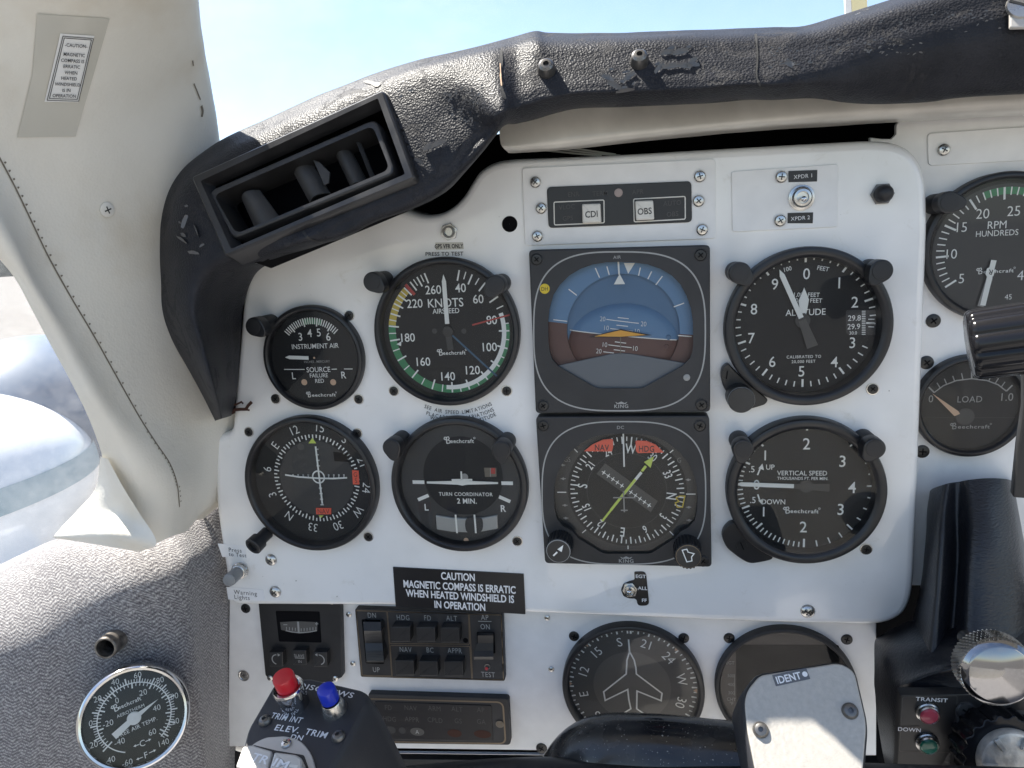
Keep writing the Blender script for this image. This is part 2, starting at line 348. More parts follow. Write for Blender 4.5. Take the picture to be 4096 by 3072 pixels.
class MB:
    def __init__(s): s.v = []; s.f = []; s.m = []; s.mats = []; s.X = None; s.uv = None
    def mi(s, name):
        if name not in s.mats: s.mats.append(name)
        return s.mats.index(name)
    def add(s, vs, fs, mat):
        b = len(s.v); i = s.mi(mat)
        if s.X is not None: vs = [s.X @ Vector(v) for v in vs]
        s.v += [tuple(v) for v in vs]; s.f += [tuple(b + j for j in f) for f in fs]; s.m += [i] * len(fs)
    def poly(s, pts, z, mat):
        pts = ccw(pts); V = [(x, y, z) for x, y in pts]
        if len(pts) > 40:
            T = geometry.tessellate_polygon([[Vector(v) for v in V]])
            fs = []
            for a, b, c in T:
                ar = (V[b][0] - V[a][0]) * (V[c][1] - V[a][1]) - (V[c][0] - V[a][0]) * (V[b][1] - V[a][1])
                fs.append((a, b, c) if ar > 0 else (a, c, b))
            s.add(V, fs, mat)
        else: s.add(V, [tuple(range(len(pts)))], mat)
    def slab(s, pts, z0, z1, mat, bev=0.0, top=None, flare=0.0):
        pts = ccw(pts); n = len(pts); rings = [(inset(pts, -flare) if flare else pts, z0)]
        if bev > 0:
            rings += [(pts, z1 - bev), (inset(pts, bev * .3), z1 - bev * .3), (inset(pts, bev), z1)]
        else: rings += [(pts, z1)]
        vs = [(x, y, z) for p, z in rings for x, y in p]; fs = []
        for k in range(len(rings) - 1):
            for i in range(n):
                j = (i + 1) % n; fs.append((k * n + i, k * n + j, (k + 1) * n + j, (k + 1) * n + i))
        s.add(vs, fs, mat); s.poly(rings[-1][0], z1, top or mat)
    def rings(s, rr, mat, cap=True):       # rr = list of (pts, z); all same length
        n = len(rr[0][0]); vs = [(x, y, z) for p, z in rr for x, y in p]; fs = []
        for k in range(len(rr) - 1):
            for i in range(n):
                j = (i + 1) % n; fs.append((k * n + i, k * n + j, (k + 1) * n + j, (k + 1) * n + i))
        s.add(vs, fs, mat)
        if cap: s.poly(rr[-1][0], rr[-1][1], mat)
    def lathe(s, prof, mat, c=(0, 0), n=56, cap=False):
        vs = []; fs = []
        for r, z in prof:
            vs += [(c[0] + r * cos(2 * pi * i / n), c[1] + r * sin(2 * pi * i / n), z) for i in range(n)]
        for k in range(len(prof) - 1):
            for i in range(n):
                j = (i + 1) % n; fs.append((k * n + i, k * n + j, (k + 1) * n + j, (k + 1) * n + i))
        if cap: fs.append(tuple((len(prof) - 1) * n + i for i in range(n)))
        s.add(vs, fs, mat)
    def disc(s, x, y, r, z, mat, n=48): s.poly(circ(x, y, r, n), z, mat)
    def arc(s, x, y, r0, r1, a0, a1, z, mat, n=40):      # degrees clockwise from up
        vs = []; fs = []
        for i in range(n + 1):
            a = radians(a0 + (a1 - a0) * i / n)
            vs += [(x + r0 * sin(a), y + r0 * cos(a), z), (x + r1 * sin(a), y + r1 * cos(a), z)]
        for i in range(n): fs.append((2 * i, 2 * i + 1, 2 * i + 3, 2 * i + 2) if a1 < a0 else (2 * i + 2, 2 * i + 3, 2 * i + 1, 2 * i))
        s.add(vs, [f[::-1] for f in fs], mat)
    def line(s, p, q, w, z, mat, w2=None, z2=None):
        p = Vector(p[:2]); q = Vector(q[:2]); d = (q - p).normalized(); n = Vector((-d.y, d.x)); w2 = w if w2 is None else w2
        a = [p - n * w / 2, q - n * w2 / 2, q + n * w2 / 2, p + n * w / 2]; zz = [z, z if z2 is None else z2] ; zz = [zz[0], zz[1], zz[1], zz[0]]
        s.add([(v.x, v.y, k) for v, k in zip(a, zz)], [(0, 1, 2, 3)], mat)
    def path(s, pts, w, z, mat, closed=False):
        n = len(pts); pts = [Vector(p[:2]) for p in pts]; vs = []
        for i in range(n):
            a = pts[i - 1] if (i or closed) else pts[i]; c = pts[(i + 1) % n] if (i < n - 1 or closed) else pts[i]
            b = pts[i]
            e1 = (b - a).normalized() if (b - a).length > 1e-9 else (c - b).normalized()
            e2 = (c - b).normalized() if (c - b).length > 1e-9 else e1
            m = Vector((-e1.y - e2.y, e1.x + e2.x))
            if m.length < 1e-6: m = Vector((-e1.y, e1.x))
            m.normalize(); k = max(.5, m.dot(Vector((-e1.y, e1.x))))
            vs += [(*(b - m * w / 2 / k), z), (*(b + m * w / 2 / k), z)]
        fs = [(2 * i, 2 * ((i + 1) % n), 2 * ((i + 1) % n) + 1, 2 * i + 1) for i in range(n if closed else n - 1)]
        s.add(vs, fs, mat)
    def tick(s, x, y, a, r0, r1, w, z, mat):
        a = radians(a); s.line((x + r0 * sin(a), y + r0 * cos(a)), (x + r1 * sin(a), y + r1 * cos(a)), w, z, mat)
    def text(s, t, p, h, z, mat, rot=0.0, sx=1.0, wt=0.0, sp=1.0, shear=0.0):
        vs, fs, mid, wd = glyphs(t, wt, sp); k = h / CAP; c, sn = cos(radians(rot)), sin(radians(rot)); out = []
        for x, y in vs:
            x = (x - mid) * sx * k; y = y * k - h / 2; x += y * shear
            out.append((p[0] + x * c - y * sn, p[1] + x * sn + y * c, z))
        s.add(out, fs, mat)
    def arctext(s, t, c, r, a0, h, z, mat, sx=1.0, wt=0.0, gap=.28, inward=False):
        ws = [glyphs(ch, wt)[3] * sx * h / CAP if ch != ' ' else h * .45 for ch in t]; tot = sum(ws) + gap * h * (len(t) - 1)
        pos = -tot / 2
        for ch, w_ in zip(t, ws):
            x = pos + w_ / 2; pos += w_ + gap * h
            if ch == ' ': continue
            if inward: a = radians(a0) - x / r; rot = 180 - math.degrees(a)
            else: a = radians(a0) + x / r; rot = -math.degrees(a)
            s.text(ch, (c[0] + r * sin(a), c[1] + r * cos(a)), h, z, mat, rot, sx, wt)
    def logo(s, p, h, z, mat, rot=0.0, w=None):
        """script-like maker's name: a large curled capital and small letters"""
        w = w or h * 5.2
        Rm = Matrix.Translation((p[0], p[1], 0)) @ Matrix.Rotation(radians(rot), 4, 'Z'); o = s.X
        s.X = Rm if o is None else o @ Rm
        tw = glyphs('eechcraft', 0.0, 1.12)[3] * (h * .62) / CAP
        k = (w * .80) / tw
        s.text('eechcraft', (w * .09, -h * .12), h * .62, z, mat, 0, k, .012, 1.12)
        x0 = -w / 2 + w * .06; st = h * .11
        s.line((x0, -h * .5), (x0, h * .42), st * 1.3, z, mat)
        s.path([(x0, h * .42), (x0 + h * .3, h * .5), (x0 + h * .42, h * .25), (x0 + h * .2, .02 * h), (x0, 0)], st, z, mat)
        s.path([(x0 + h * .2, .02 * h), (x0 + h * .5, -h * .12), (x0 + h * .45, -h * .42), (x0 + h * .1, -h * .5), (x0, -h * .5)], st, z, mat)
        s.path([(x0, h * .42), (x0 - h * .25, h * .45), (x0 - h * .38, h * .2), (x0 - h * .2, h * .05), (x0 - h * .12, h * .2)], st, z, mat)
        s.path(circ(w / 2 + h * .06, h * .3, h * .13, 10), st * .5, z, mat, True)
        s.X = o
    def holeplate(s, outer, inner, c, z, mat, z_in=None, wall=None, wall_mat=None, drop=0.0):
        """flat plate between two outlines that are star-shaped about c, with the inner wall going down"""
        def cast(poly, a):
            d = Vector((cos(a), sin(a))); best = None
            for i in range(len(poly)):
                p = Vector(poly[i - 1]) - Vector(c); q = Vector(poly[i]) - Vector(c); e = q - p
                den = d.x * e.y - d.y * e.x
                if abs(den) < 1e-12: continue
                t = (p.x * e.y - p.y * e.x) / den; u = (p.x * d.y - p.y * d.x) / den
                if t > 0 and -1e-6 <= u <= 1 + 1e-6 and (best is None or t > best): best = t
            return best
        an = sorted(set([round(atan2(y - c[1], x - c[0]), 5) for x, y in list(outer) + list(inner)]))
        O = [cast(outer, a) for a in an]; I = [cast(inner, a) for a in an]
        an, O, I = zip(*[(a, o, i) for a, o, i in zip(an, O, I) if o and i]); n = len(an)
        P = lambda a, r: (c[0] + r * cos(a), c[1] + r * sin(a))
        vs = [(*P(a, o), z) for a, o in zip(an, O)] + [(*P(a, i), z) for a, i in zip(an, I)]
        fs = [(i, (i + 1) % n, n + (i + 1) % n, n + i) for i in range(n)]
        s.add(vs, fs, mat)
        if wall is not None:
            vs = [(*P(a, i), z) for a, i in zip(an, I)] + [(*P(a, i - drop), wall) for a, i in zip(an, I)]
            s.add(vs, fs, wall_mat or mat)
    def build(s, name, parent=None, smooth=32, loc=None):
        me = bpy.data.meshes.new(name)
        me.from_pydata([(x * .001, y * .001, z * .001) for x, y, z in s.v], [], s.f)
        for m in s.mats: me.materials.append(MATS[m])
        for p, i in zip(me.polygons, s.m): p.material_index = i; p.use_smooth = True
        me.set_sharp_from_angle(angle=radians(smooth))
        o = bpy.data.objects.new(name, me); COL.objects.link(o)
        if parent is not None: o.parent = parent
        if loc is not None: o.location = [c * .001 for c in loc]
        return o
def tag(o, label, cat, group=None, kind=None):
    if label: o['label'] = label
    if cat: o['category'] = cat
    if group: o['group'] = group
    if kind: o['kind'] = kind
    return o
def thing(name, label, cat, frame, group=None):
    o = bpy.data.objects.new(name, None); COL.objects.link(o); o.empty_display_size = .01
    o.matrix_world = frame.M
    return tag(o, label, cat, group)
def dup(root, frame=None, label=None):
    r = root.copy(); COL.objects.link(r)
    if frame is not None: r.matrix_world = frame
    if label: r['label'] = label
    for ch in root.children:
        c = ch.copy(); COL.objects.link(c); c.parent = r
        for g in ch.children:
            d = g.copy(); COL.objects.link(d); d.parent = c
    return r

# ---- spline surfaces in world space
def cr(p0, p1, p2, p3, t):
    return .5 * (2 * p1 + (p2 - p0) * t + (2 * p0 - 5 * p1 + 4 * p2 - p3) * t * t + (3 * p1 - p0 - 3 * p2 + p3) * t ** 3)
def spl(pts, n):
    k = len(pts); out = []
    for i in range(k - 1):
        p0 = pts[i - 1] if i else pts[i] * 2 - pts[i + 1]
        p3 = pts[i + 2] if i + 2 < k else pts[i + 1] * 2 - pts[i]
        for j in range(n): out.append(cr(p0, pts[i], pts[i + 1], p3, j / n))
    out.append(pts[-1].copy()); return out
def surface(name, rows, nu, nv, matname, parent=None, wob=0.0, seed=0, wscale=1.0, thick=0.0):
    rows = [spl([Vector(p) for p in r], nu) for r in rows]
    cols = [spl([r[i] for r in rows], nv) for i in range(len(rows[0]))]
    nr, nc = len(cols[0]), len(cols)
    from mathutils import noise as mn
    V = [cols[j][i] for i in range(nr) for j in range(nc)]
    F = [(i * nc + j, (i + 1) * nc + j, (i + 1) * nc + j + 1, i * nc + j + 1) for i in range(nr - 1) for j in range(nc - 1)]
    me = bpy.data.meshes.new(name); me.from_pydata([tuple(v) for v in V], [], F); me.update()
    # face towards the cabin
    tot = sum((p.normal.dot(CAM - p.center) for p in me.polygons))
    if tot < 0:
        F = [f[::-1] for f in F]; me.clear_geometry(); me.from_pydata([tuple(v) for v in V], [], F); me.update()
    if wob:
        off = Vector((seed * 3.1, seed * 1.7, 0))
        for v in me.vertices:
            v.co += v.normal * wob * (mn.noise(v.co * 28 * wscale + off) + .5 * mn.noise(v.co * 70 * wscale + off))
        me.update()
    uvl = me.uv_layers.new(name='UVMap'); U = {}
    for i in range(nr):
        acc = 0
        for j in range(nc):
            if j: acc += (V[i * nc + j] - V[i * nc + j - 1]).length * 1000
            U[i * nc + j] = [acc, 0]
    for j in range(nc):
        acc = 0
        for i in range(nr):
            if i: acc += (V[i * nc + j] - V[(i - 1) * nc + j]).length * 1000
            U[i * nc + j][1] = acc
    for l in me.loops: uvl.data[l.index].uv = U[l.vertex_index]
    me.materials.append(MATS[matname])
    for p in me.polygons: p.use_smooth = True
    o = bpy.data.objects.new(name, me); COL.objects.link(o)
    if parent is not None: o.parent = parent; o.matrix_parent_inverse = parent.matrix_world.inverted()
    if thick:
        md = o.modifiers.new('solid', 'SOLIDIFY'); md.thickness = thick; md.offset = -1
    return o
def WR(row): return [W(*p) for p in row]
def bvh(o):
    me = o.data
    return BVHTree.FromPolygons([o.matrix_world @ v.co for v in me.vertices], [tuple(p.vertices) for p in me.polygons])
def hit(tree, px, py):
    d = ray(px, py).normalized(); p, n, i, dist = tree.ray_cast(CAM, d)
    if p is None: return None, None
    if n.dot(d) > 0: n = -n
    return p, n

# ================================================================== OUTSIDE
g = MB(); g.poly([(-900000, -900000), (900000, -900000), (900000, 900000), (-900000, 900000)], 0, 'tarmac')
tag(g.build('tarmac'), None, None, None, 'structure')
# far tree line
t = MB(); pts = []
for i in range(161):
    a = radians(-120 + i * 1.0); pts.append((a, 9 + 3.5 * random.random() + 2 * sin(i * .7)))
vs = []; fs = []
for a, hh in pts:
    vs += [(420000 * sin(a), 420000 * cos(a), 0), (420000 * sin(a), 420000 * cos(a), hh * 1000), (440000 * sin(a), 440000 * cos(a), hh * 800), (440000 * sin(a), 440000 * cos(a), 0)]
for i in range(160):
    for k in range(3): fs.append((4 * i + k, 4 * i + 4 + k, 4 * i + 5 + k, 4 * i + 1 + k))
t.add(vs, fs, 'tree_green')
tag(t.build('tree_line'), 'dark tree line far beyond the tarmac', 'trees', None, 'stuff')

# engine nacelle and wing on the pilot's side
def Wd(px, py, dist):                 # point at a straight-line distance (m)
    return CAM + ray(px, py).normalized() * dist
nc = Wd(-150, 1075, 2.3)
nf = Frame(nc, Vector((1, 0, 0)), Vector((0, 0, 1)))
nac = thing('engine_nacelle', 'white rounded engine nacelle outside the side window', 'engine nacelle', nf)
m = MB(); m.X = Matrix.Diagonal((310, 430, 255, 1))
m.lathe([(cos(b * pi / 40), sin(b * pi / 40)) for b in range(-20, 21)], 'nacelle_white', n=72); m.build('cowl', nac, 60)
m = MB(); m.X = Matrix.Diagonal((313, 433, 258, 1)); m.lathe([(cos(b), sin(b)) for b in (-.02, .06, .14, .22)], 'stripe_teal', n=72); m.build('stripe', nac, 60)
m = MB(); m.X = Matrix.Translation((-60, 420, 120)) @ Matrix.Diagonal((270, 330, 230, 1))
m.lathe([(cos(b * pi / 30), sin(b * pi / 30)) for b in range(-8, 16)], 'intake_blue', n=60); m.build('intake_scoop', nac, 60)
m = MB(); m.X = Matrix.Translation((0, -250, -230))
m.slab(rpoly([(-3500, -500), (500, -500), (500, 350), (-3500, 250)], 60), -60, 40, 'nacelle_white', 20); m.build('wing', nac)

# ================================================================== CABIN SHELL
# black sheet standing for the unlit interior behind the panels
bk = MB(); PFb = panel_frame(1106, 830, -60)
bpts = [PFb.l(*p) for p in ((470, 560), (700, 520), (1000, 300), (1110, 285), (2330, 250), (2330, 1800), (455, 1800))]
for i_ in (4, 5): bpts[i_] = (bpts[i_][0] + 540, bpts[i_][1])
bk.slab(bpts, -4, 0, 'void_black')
BH = bk.build('dark_backing'); BH.matrix_world = PFb.M; tag(BH, 'black sheet standing for the unlit interior behind the instrument panels', 'dark_backing')

# windshield and side window panes
wsr = [[W(300, -500, 60), W(700, -520, 20), W(1300, -560, 0), W(2400, -650, 30)],
       [W(380, 0, 10), W(760, -40, -60), W(1300, -60, -80), W(2400, -90, -60)],
       [W(440, 330, -60), W(800, 290, -150), W(1300, 250, -170), W(2400, 240, -150)]]
ws = surface('windshield', wsr, 6, 6, 'front_glass'); tag(ws, 'clear windshield pane above the black glareshield', 'windshield')
sw = surface('side_window', [[W(-300, 380, 40), W(0, 420, 25), W(300, 430, -25)], [W(-300, 900, 45), W(0, 900, 25), W(290, 900, -20)], [W(-300, 1330, 40), W(0, 1300, 20), W(300, 1260, -20)]], 5, 5, 'side_glass')
tag(sw, 'scratched hazy side window beside the cream pillar', 'side window')
mk = MB(); fy = Frame(W(1855, 40, -165), Vector((1, 0, 0)), Vector((0, -1, .3)))
mk.slab(rpoly([(-5, -10), (5, -10), (5, 120), (-5, 120)], 1), 0, 3, 'sealant_yellow')
mk.slab(rpoly([(-9, -10), (-5.2, -10), (-5.2, 120), (-9, 120)], 1), 0, 3, 'paper_white')
yo = mk.build('sealant_strip'); yo.matrix_world = fy.M; tag(yo, 'yellowed sealant strip on the windshield above the glareshield', 'sealant strip')

# unseen cabin roof, walls and floor, added to block ambient and shape reflections
rr = []
for y in (-.04, -.12, -.2, -.28, -.36):
    rr.append([Vector((x, y, z + (.02 if y > -.1 else .05))) for x, z in ((-.56, 2.22), (-.50, 2.33), (-.32, 2.41), (.1, 2.44), (.55, 2.42), (.78, 2.34), (.86, 2.22))])
ro = surface('added_roof', rr, 4, 4, 'cream_leather'); tag(ro, None, None, None, 'structure')  # added roof, cut short to tune how much sky light gets in
def wall(name, pts, matname):
    m = MB(); m.add([tuple(c * 1000 for c in p) for p in pts], [tuple(range(len(pts)))], matname); return tag(m.build(name), None, None, None, 'structure')
wall('wall', [(-.55, -.16, 1.1), (-.55, -1.7, 1.1), (-.55, -1.7, 1.62), (-.55, -.16, 1.62)], 'grey_carpet')
wall('wall', [(.86, .05, 1.1), (.86, -1.7, 1.1), (.86, -1.7, 1.62), (.86, .05, 1.62)], 'grey_carpet')
wall('wall', [(-.55, -.62, 1.62), (-.55, -.76, 1.62), (-.55, -.80, 2.24), (-.55, -.66, 2.24)], 'cream_leather')  # unseen window posts, added for reflections in panel and glass
wall('wall', [(.86, -.62, 1.62), (.86, -.76, 1.62), (.86, -.80, 2.24), (.86, -.66, 2.24)], 'cream_leather')
wall('wall', [(-.56, -1.7, 1.1), (.87, -1.7, 1.1), (.87, -1.7, 1.55), (-.56, -1.7, 1.55)], 'cream_leather')
wall('floor', [(-.56, .3, 1.1), (.87, .3, 1.1), (.87, -1.7, 1.1), (-.56, -1.7, 1.1)], 'grey_carpet')
# ---- cream leather pillar
rows = [[(395, -90, 60), (412, -80, 80), (200, -60, 118), (-180, 0, 150), (-260, 100, 160), (-330, 200, 165)],
        [(408, 77, 25), (430, 77, 50), (250, 130, 88), (-70, 200, 135), (-140, 290, 148), (-200, 350, 152)],
        [(430, 200, 0), (450, 200, 22), (270, 270, 68), (0, 340, 118), (-60, 410, 137), (-100, 450, 140)],
        [(452, 330, -20), (472, 330, 0), (300, 430, 52), (60, 460, 106), (10, 500, 125), (-30, 530, 128)],
        [(470, 500, -22), (480, 500, -5), (350, 580, 40), (120, 585, 96), (72, 618, 113), (30, 600, 116)],
        [(500, 680, -22), (504, 680, -10), (390, 700, 30), (190, 705, 84), (132, 722, 101), (92, 712, 104)],
        [(515, 850, -26), (514, 850, -14), (430, 850, 20), (275, 855, 70), (212, 862, 89), (170, 856, 93)],
        [(515, 980, -28), (508, 980, -18), (450, 970, 10), (345, 965, 55), (280, 975, 74), (216, 965, 80)],
        [(505, 1060, -28), (497, 1060, -18), (450, 1060, 8), (379, 1050, 48), (310, 1072, 64), (232, 1040, 70)],
        [(440, 1120, -15), (419, 1128, 4), (404, 1147, 24), (374, 1157, 46), (336, 1174, 57), (297, 1191, 62)]]
pillar = thing('pillar_trim', 'cream leather covered windshield pillar with a dark stitched seam', 'pillar trim', Frame(W(300, 900, 50), Vector((1, 0, 0)), Vector((0, -1, 0))))
po = surface('leather_cover', [WR(r) for r in rows], 7, 7, 'cream_leather', pillar, .0007, 3)
pb = bvh(po)
# seam: thin dark groove with stitches
def on(tree, pts, lift): 
    out = []
    for p in pts:
        q, nn = hit(tree, *p)
        if q is not None: out.append((q + nn * lift, nn))
    return out
def world_strip(name, tree, pts, w, lift, matname, parent, sub=8):
    V2 = spl([Vector((x, y, 0)) for x, y in pts], sub); P = on(tree, [(v.x, v.y) for v in V2], lift)
    inv = parent.matrix_world.inverted(); mb = MB(); vs = []; fs = []
    for i, (p, nn) in enumerate(P):
        a = P[max(0, i - 1)][0]; c = P[min(len(P) - 1, i + 1)][0]; s_ = (c - a).cross(nn).normalized() * w / 2
        vs += [(inv @ (p - s_)) * 1000, (inv @ (p + s_)) * 1000]
        if i: fs.append((2 * i - 2, 2 * i - 1, 2 * i + 1, 2 * i))
    mb.add(vs, fs, matname)
    return mb.build(name, parent), P
seam_px = [(-5, 335), (33, 407), (68, 480), (103, 553), (153, 643), (200, 722), (247, 806), (300, 900), (335, 955), (363, 996), (376, 1025), (383, 1053), (387, 1095)]
_, SP = world_strip('seam', pb, seam_px, .0008, .0003, 'thread_dark', pillar)
inv = pillar.matrix_world.inverted(); mb = MB()
for i in range(2, len(SP) - 1, 2):
    p, nn = SP[i]; d = (SP[i + 1][0] - SP[i - 1][0]).normalized(); s_ = d.cross(nn).normalized()
    if s_.x < 0: s_ = -s_
    q = p + s_ * .0006
    vs = [(inv @ (q + d * a + s_ * b + nn * .0004)) * 1000 for a, b in ((-.0005, 0), (.0005, 0), (.0003, .0010), (-.0003, .0010))]
    mb.add(vs, [(0, 1, 2, 3)], 'thread_dark')
so_ = mb.build('stitching', pillar); so_['kind'] = 'stuff'
for pts, w in (([(434, 228), (437, 240), (435, 252)], .0016), ([(418, 180), (426, 200), (432, 215)], .0008), ([(415, 130), (417, 142)], .0008)):
    world_strip('tear', pb, pts, w, .0003, 'thread_dark', pillar, 3)
# cream fold at the foot of the pillar
fold_rows = [[(219, 985, 78), (226, 988, 79), (233, 990, 79)], [(205, 1058, 58), (236, 1055, 70), (264, 1048, 76)],
             [(160, 1110, 50), (228, 1105, 66), (302, 1110, 74)], [(118, 1156, 52), (225, 1150, 76), (338, 1172, 78)],
             [(122, 1163, 50), (235, 1181, 74), (303, 1191, 72)]]
po2 = surface('leather_fold', [WR(r) for r in fold_rows], 8, 8, 'cream_leather', pillar, .0006, 8)

# ---- grey woven side panel
rows = [[(-80, 1262, 8), (60, 1190, 8), (150, 1158, 6), (270, 1150, 6), (372, 1110, -8), (425, 1075, -22), (525, 1040, -36)],
        [(-80, 1285, 38), (60, 1225, 36), (150, 1190, 34), (270, 1185, 34), (378, 1165, 14), (430, 1140, -8), (522, 1110, -33)],
        [(-80, 1340, 60), (60, 1300, 56), (150, 1280, 54), (270, 1270, 53), (388, 1240, 32), (436, 1220, 10), (520, 1200, -30)],
        [(-80, 1410, 76), (60, 1385, 69), (150, 1360, 62), (280, 1350, 54), (398, 1330, 34), (440, 1320, 12), (515, 1310, -30)],
        [(-80, 1480, 80), (60, 1470, 72), (150, 1460, 65), (290, 1450, 55), (410, 1440, 36), (446, 1430, 14), (512, 1420, -30)],
        [(-80, 1580, 82), (60, 1570, 74), (150, 1570, 66), (300, 1560, 55), (424, 1560, 37), (455, 1550, 16), (510, 1540, -30)],
        [(-80, 1720, 82), (60, 1720, 74), (150, 1720, 66), (300, 1720, 55), (436, 1720, 38), (466, 1720, 18), (508, 1720, -30)]]
side = surface('fabric_bolster', [WR(r) for r in rows], 8, 8, 'grey_weave', None, .0005, 5)
tag(side, 'grey woven fabric bolster below the side window', 'bolster')
sb = bvh(side)

# worn pipe stub poking out of the fabric
p, nn = hit(sb, 250, 1382)
pipe = thing('pipe_stub', 'short worn metal pipe stub sticking out of the grey fabric', 'pipe stub', Frame(p, Vector((1, 0, 0)), Vector((.18, -.93, .10))))
m = MB(); m.lathe([(6.6, -3), (6.6, 11), (6.2, 11.5), (5.3, 11.5), (5.1, 11), (5.1, -2)], 'worn_pipe', n=32); m.build('pipe', pipe)
m = MB(); m.lathe([(5.1, 1.2), (.1, 1.0)], 'void_black', n=24); m.build('bore', pipe)

# ================================================================== PANELS
PF = panel_frame(1106, 830, 0)
outline_px = [(497, 1308), (466, 1100), (460, 943), (500, 937), (504, 880), (515, 750), (526, 620), (530, 590), (545, 555),
              (640, 490), (760, 440), (850, 448), (913, 468), (953, 463), (980, 447), (1003, 423), (1018, 397), (1033, 373), (1050, 360), (1073, 350), (1106, 345), (1300, 338),
              (1540, 324), (1750, 312), (1880, 305), (1935, 309), (1972, 327), (1994, 358), (2003, 402), (2005, 480), (2002, 560), (1993, 800), (1984, 1050), (1976, 1250), (1970, 1295), (1955, 1328), (1925, 1346), (1890, 1352),
              (1720, 1349), (1570, 1344), (1350, 1335), (1135, 1326), (990, 1317), (850, 1310)]
pp = ccw([PF.l(*p) for p in outline_px]); pp = rpoly(pp, 7.0, 5)
panel = thing('instrument_panel', 'glossy white instrument panel with rounded edges holding the flight instruments', 'instrument panel', PF)
m = MB()
prof = [(-1.0, -32), (-1.0, -8), (-.7, -4.8), (.1, -2.4), (1.2, -.9), (2.6, -.2), (4.2, 0)]
m.rings([(inset(pp, d), z) for d, z in prof], 'white_enamel', True)
m.build('panel_face', panel, 50)

PFL = panel_frame(1106, 1480, -16)
lower = thing('lower_panel', 'white lower panel under the main instrument panel', 'instrument panel', PFL)
m = MB(); m.slab(rpoly([PFL.l(*p) for p in ((496, 1240), (1893, 1240), (1893, 1380), (1893, 1632), (1500, 1636), (833, 1628), (493, 1612))], .5), -3, 0, 'white_satin', .5); m.build('panel_face', lower)
m = MB(); m.slab([PFL.l(*p, -12) for p in ((440, 1622), (840, 1640), (1900, 1650), (1900, 1760), (440, 1760))], -20, -12, 'plastic_black', .5)
m.build('lower_black_strip', lower)  # black strip over the dark area under the lower panel

PFR = panel_frame(2100, 700, -18)
rpanel = thing('side_instrument_panel', 'white engine gauge panel set back beside the main panel', 'instrument panel', PFR)
m = MB()
pr_ = [PFR.l(*p) for p in ((1936, 262), (2320, 240), (2320, 1270), (1880, 1262), (1880, 297), (1905, 300), (1925, 300), (1936, 290))]
pr_[1] = (pr_[1][0] + 560, pr_[1][1]); pr_[2] = (pr_[2][0] + 560, pr_[2][1])
m.slab(rpoly(pr_, [1, 0, 0, 0, 0, 3, 3, 3]), -3, 0, 'white_satin', .5)
m.build('panel_face', rpanel)
cr_ = MB(); fcr = PFR
# blank cover plate
bp_ = panel_frame(2100, 320, -18)
plate = thing('blank_plate', 'blank white cover plate at the top of the engine gauge panel', 'cover plate', bp_)
m = MB(); m.slab(rpoly([bp_.l(*p, 1) for p in ((2004, 288), (2300, 268), (2300, 342), (2006, 358))], 2.2), .05, 1.0, 'white_satin', .25); m.build('plate', plate)

# ---- screws
SCREW = {}
def cross(m, r, z, mat, rot=0):  # flat dark bars; the shade of the recess is put into their colour
    for a in (0, 90):
        m2 = radians(a + rot); d = (cos(m2) * r, sin(m2) * r); m.line((-d[0], -d[1]), d, r * .36, z + (0 if a == 0 else .02), mat)
def screw_mesh(kind):
    if kind in SCREW: return SCREW[kind]
    m = MB()
    if kind == 'black':
        m.lathe([(3.35, 0.02), (3.2, .35), (2.75, .4), (2.7, .2)], 'steel', n=28)
        m.lathe([(2.72, .2), (2.6, .45), (1.6, .62), (.05, .66)], 'screw_black', n=24); cross(m, 1.5, .70, 'void_black')
    elif kind == 'flush':
        m.lathe([(2.9, 0.02), (2.8, .5), (2.2, .7), (.05, .75)], 'screw_black', n=24); cross(m, 1.5, .79, 'void_black')
    elif kind == 'steel':
        m.lathe([(3.7, 0.02), (3.6, .5), (3.0, 1.2), (1.8, 1.75), (.05, 1.95)], 'steel', n=28); cross(m, 1.7, 1.98, 'ink_black')
    elif kind == 'pan':
        m.lathe([(2.85, 0.02), (2.8, 1.0), (2.3, 1.5), (1.2, 1.75), (.05, 1.8)], 'steel', n=28); cross(m, 1.5, 1.84, 'ink_black')
    elif kind == 'mini':
        m.lathe([(1.9, 0.02), (1.85, .5), (1.2, .95), (.05, 1.05)], 'steel', n=20); cross(m, .9, 1.08, 'ink_black')
    elif kind == 'frame':
        m.lathe([(3.0, .02), (3.0, .3), (2.75, .32), (2.7, .12)], 'frame_black', n=24)
        m.lathe([(2.7, .12), (2.3, .42), (.05, .55)], 'screw_black', n=24); cross(m, 1.4, .58, 'void_black')
    elif kind == 'recess':
        m.lathe([(4.3, .02), (4.2, .5), (3.6, .55), (3.1, .15)], 'steel', n=28)
        m.lathe([(3.1, .15), (2.6, .3), (.05, .3)], 'steel', n=24); cross(m, 1.5, .34, 'ink_black')
    elif kind == 'slot':
        m.lathe([(2.9, .02), (2.8, .4), (.05, .45)], 'screw_black', n=24); m.line((-2.4, 0), (2.4, 0), .7, .5, 'void_black')
    elif kind == 'socket':
        m.lathe([(3.3, .02), (3.2, .8), (2.4, 1.9), (1.3, 2.3), (1.05, 2.3), (.95, 1.2), (.05, 1.2)], 'steel_dark', n=28)
    elif kind == 'trim':
        m.lathe([(3.8, .02), (3.7, .7), (2.8, 1.1), (.05, 1.1)], 'cap_white', n=28); cross(m, 1.9, 1.15, 'ink_black')
    o = m.build('screw'); me = o.data; bpy.data.objects.remove(o); SCREW[kind] = me; return me
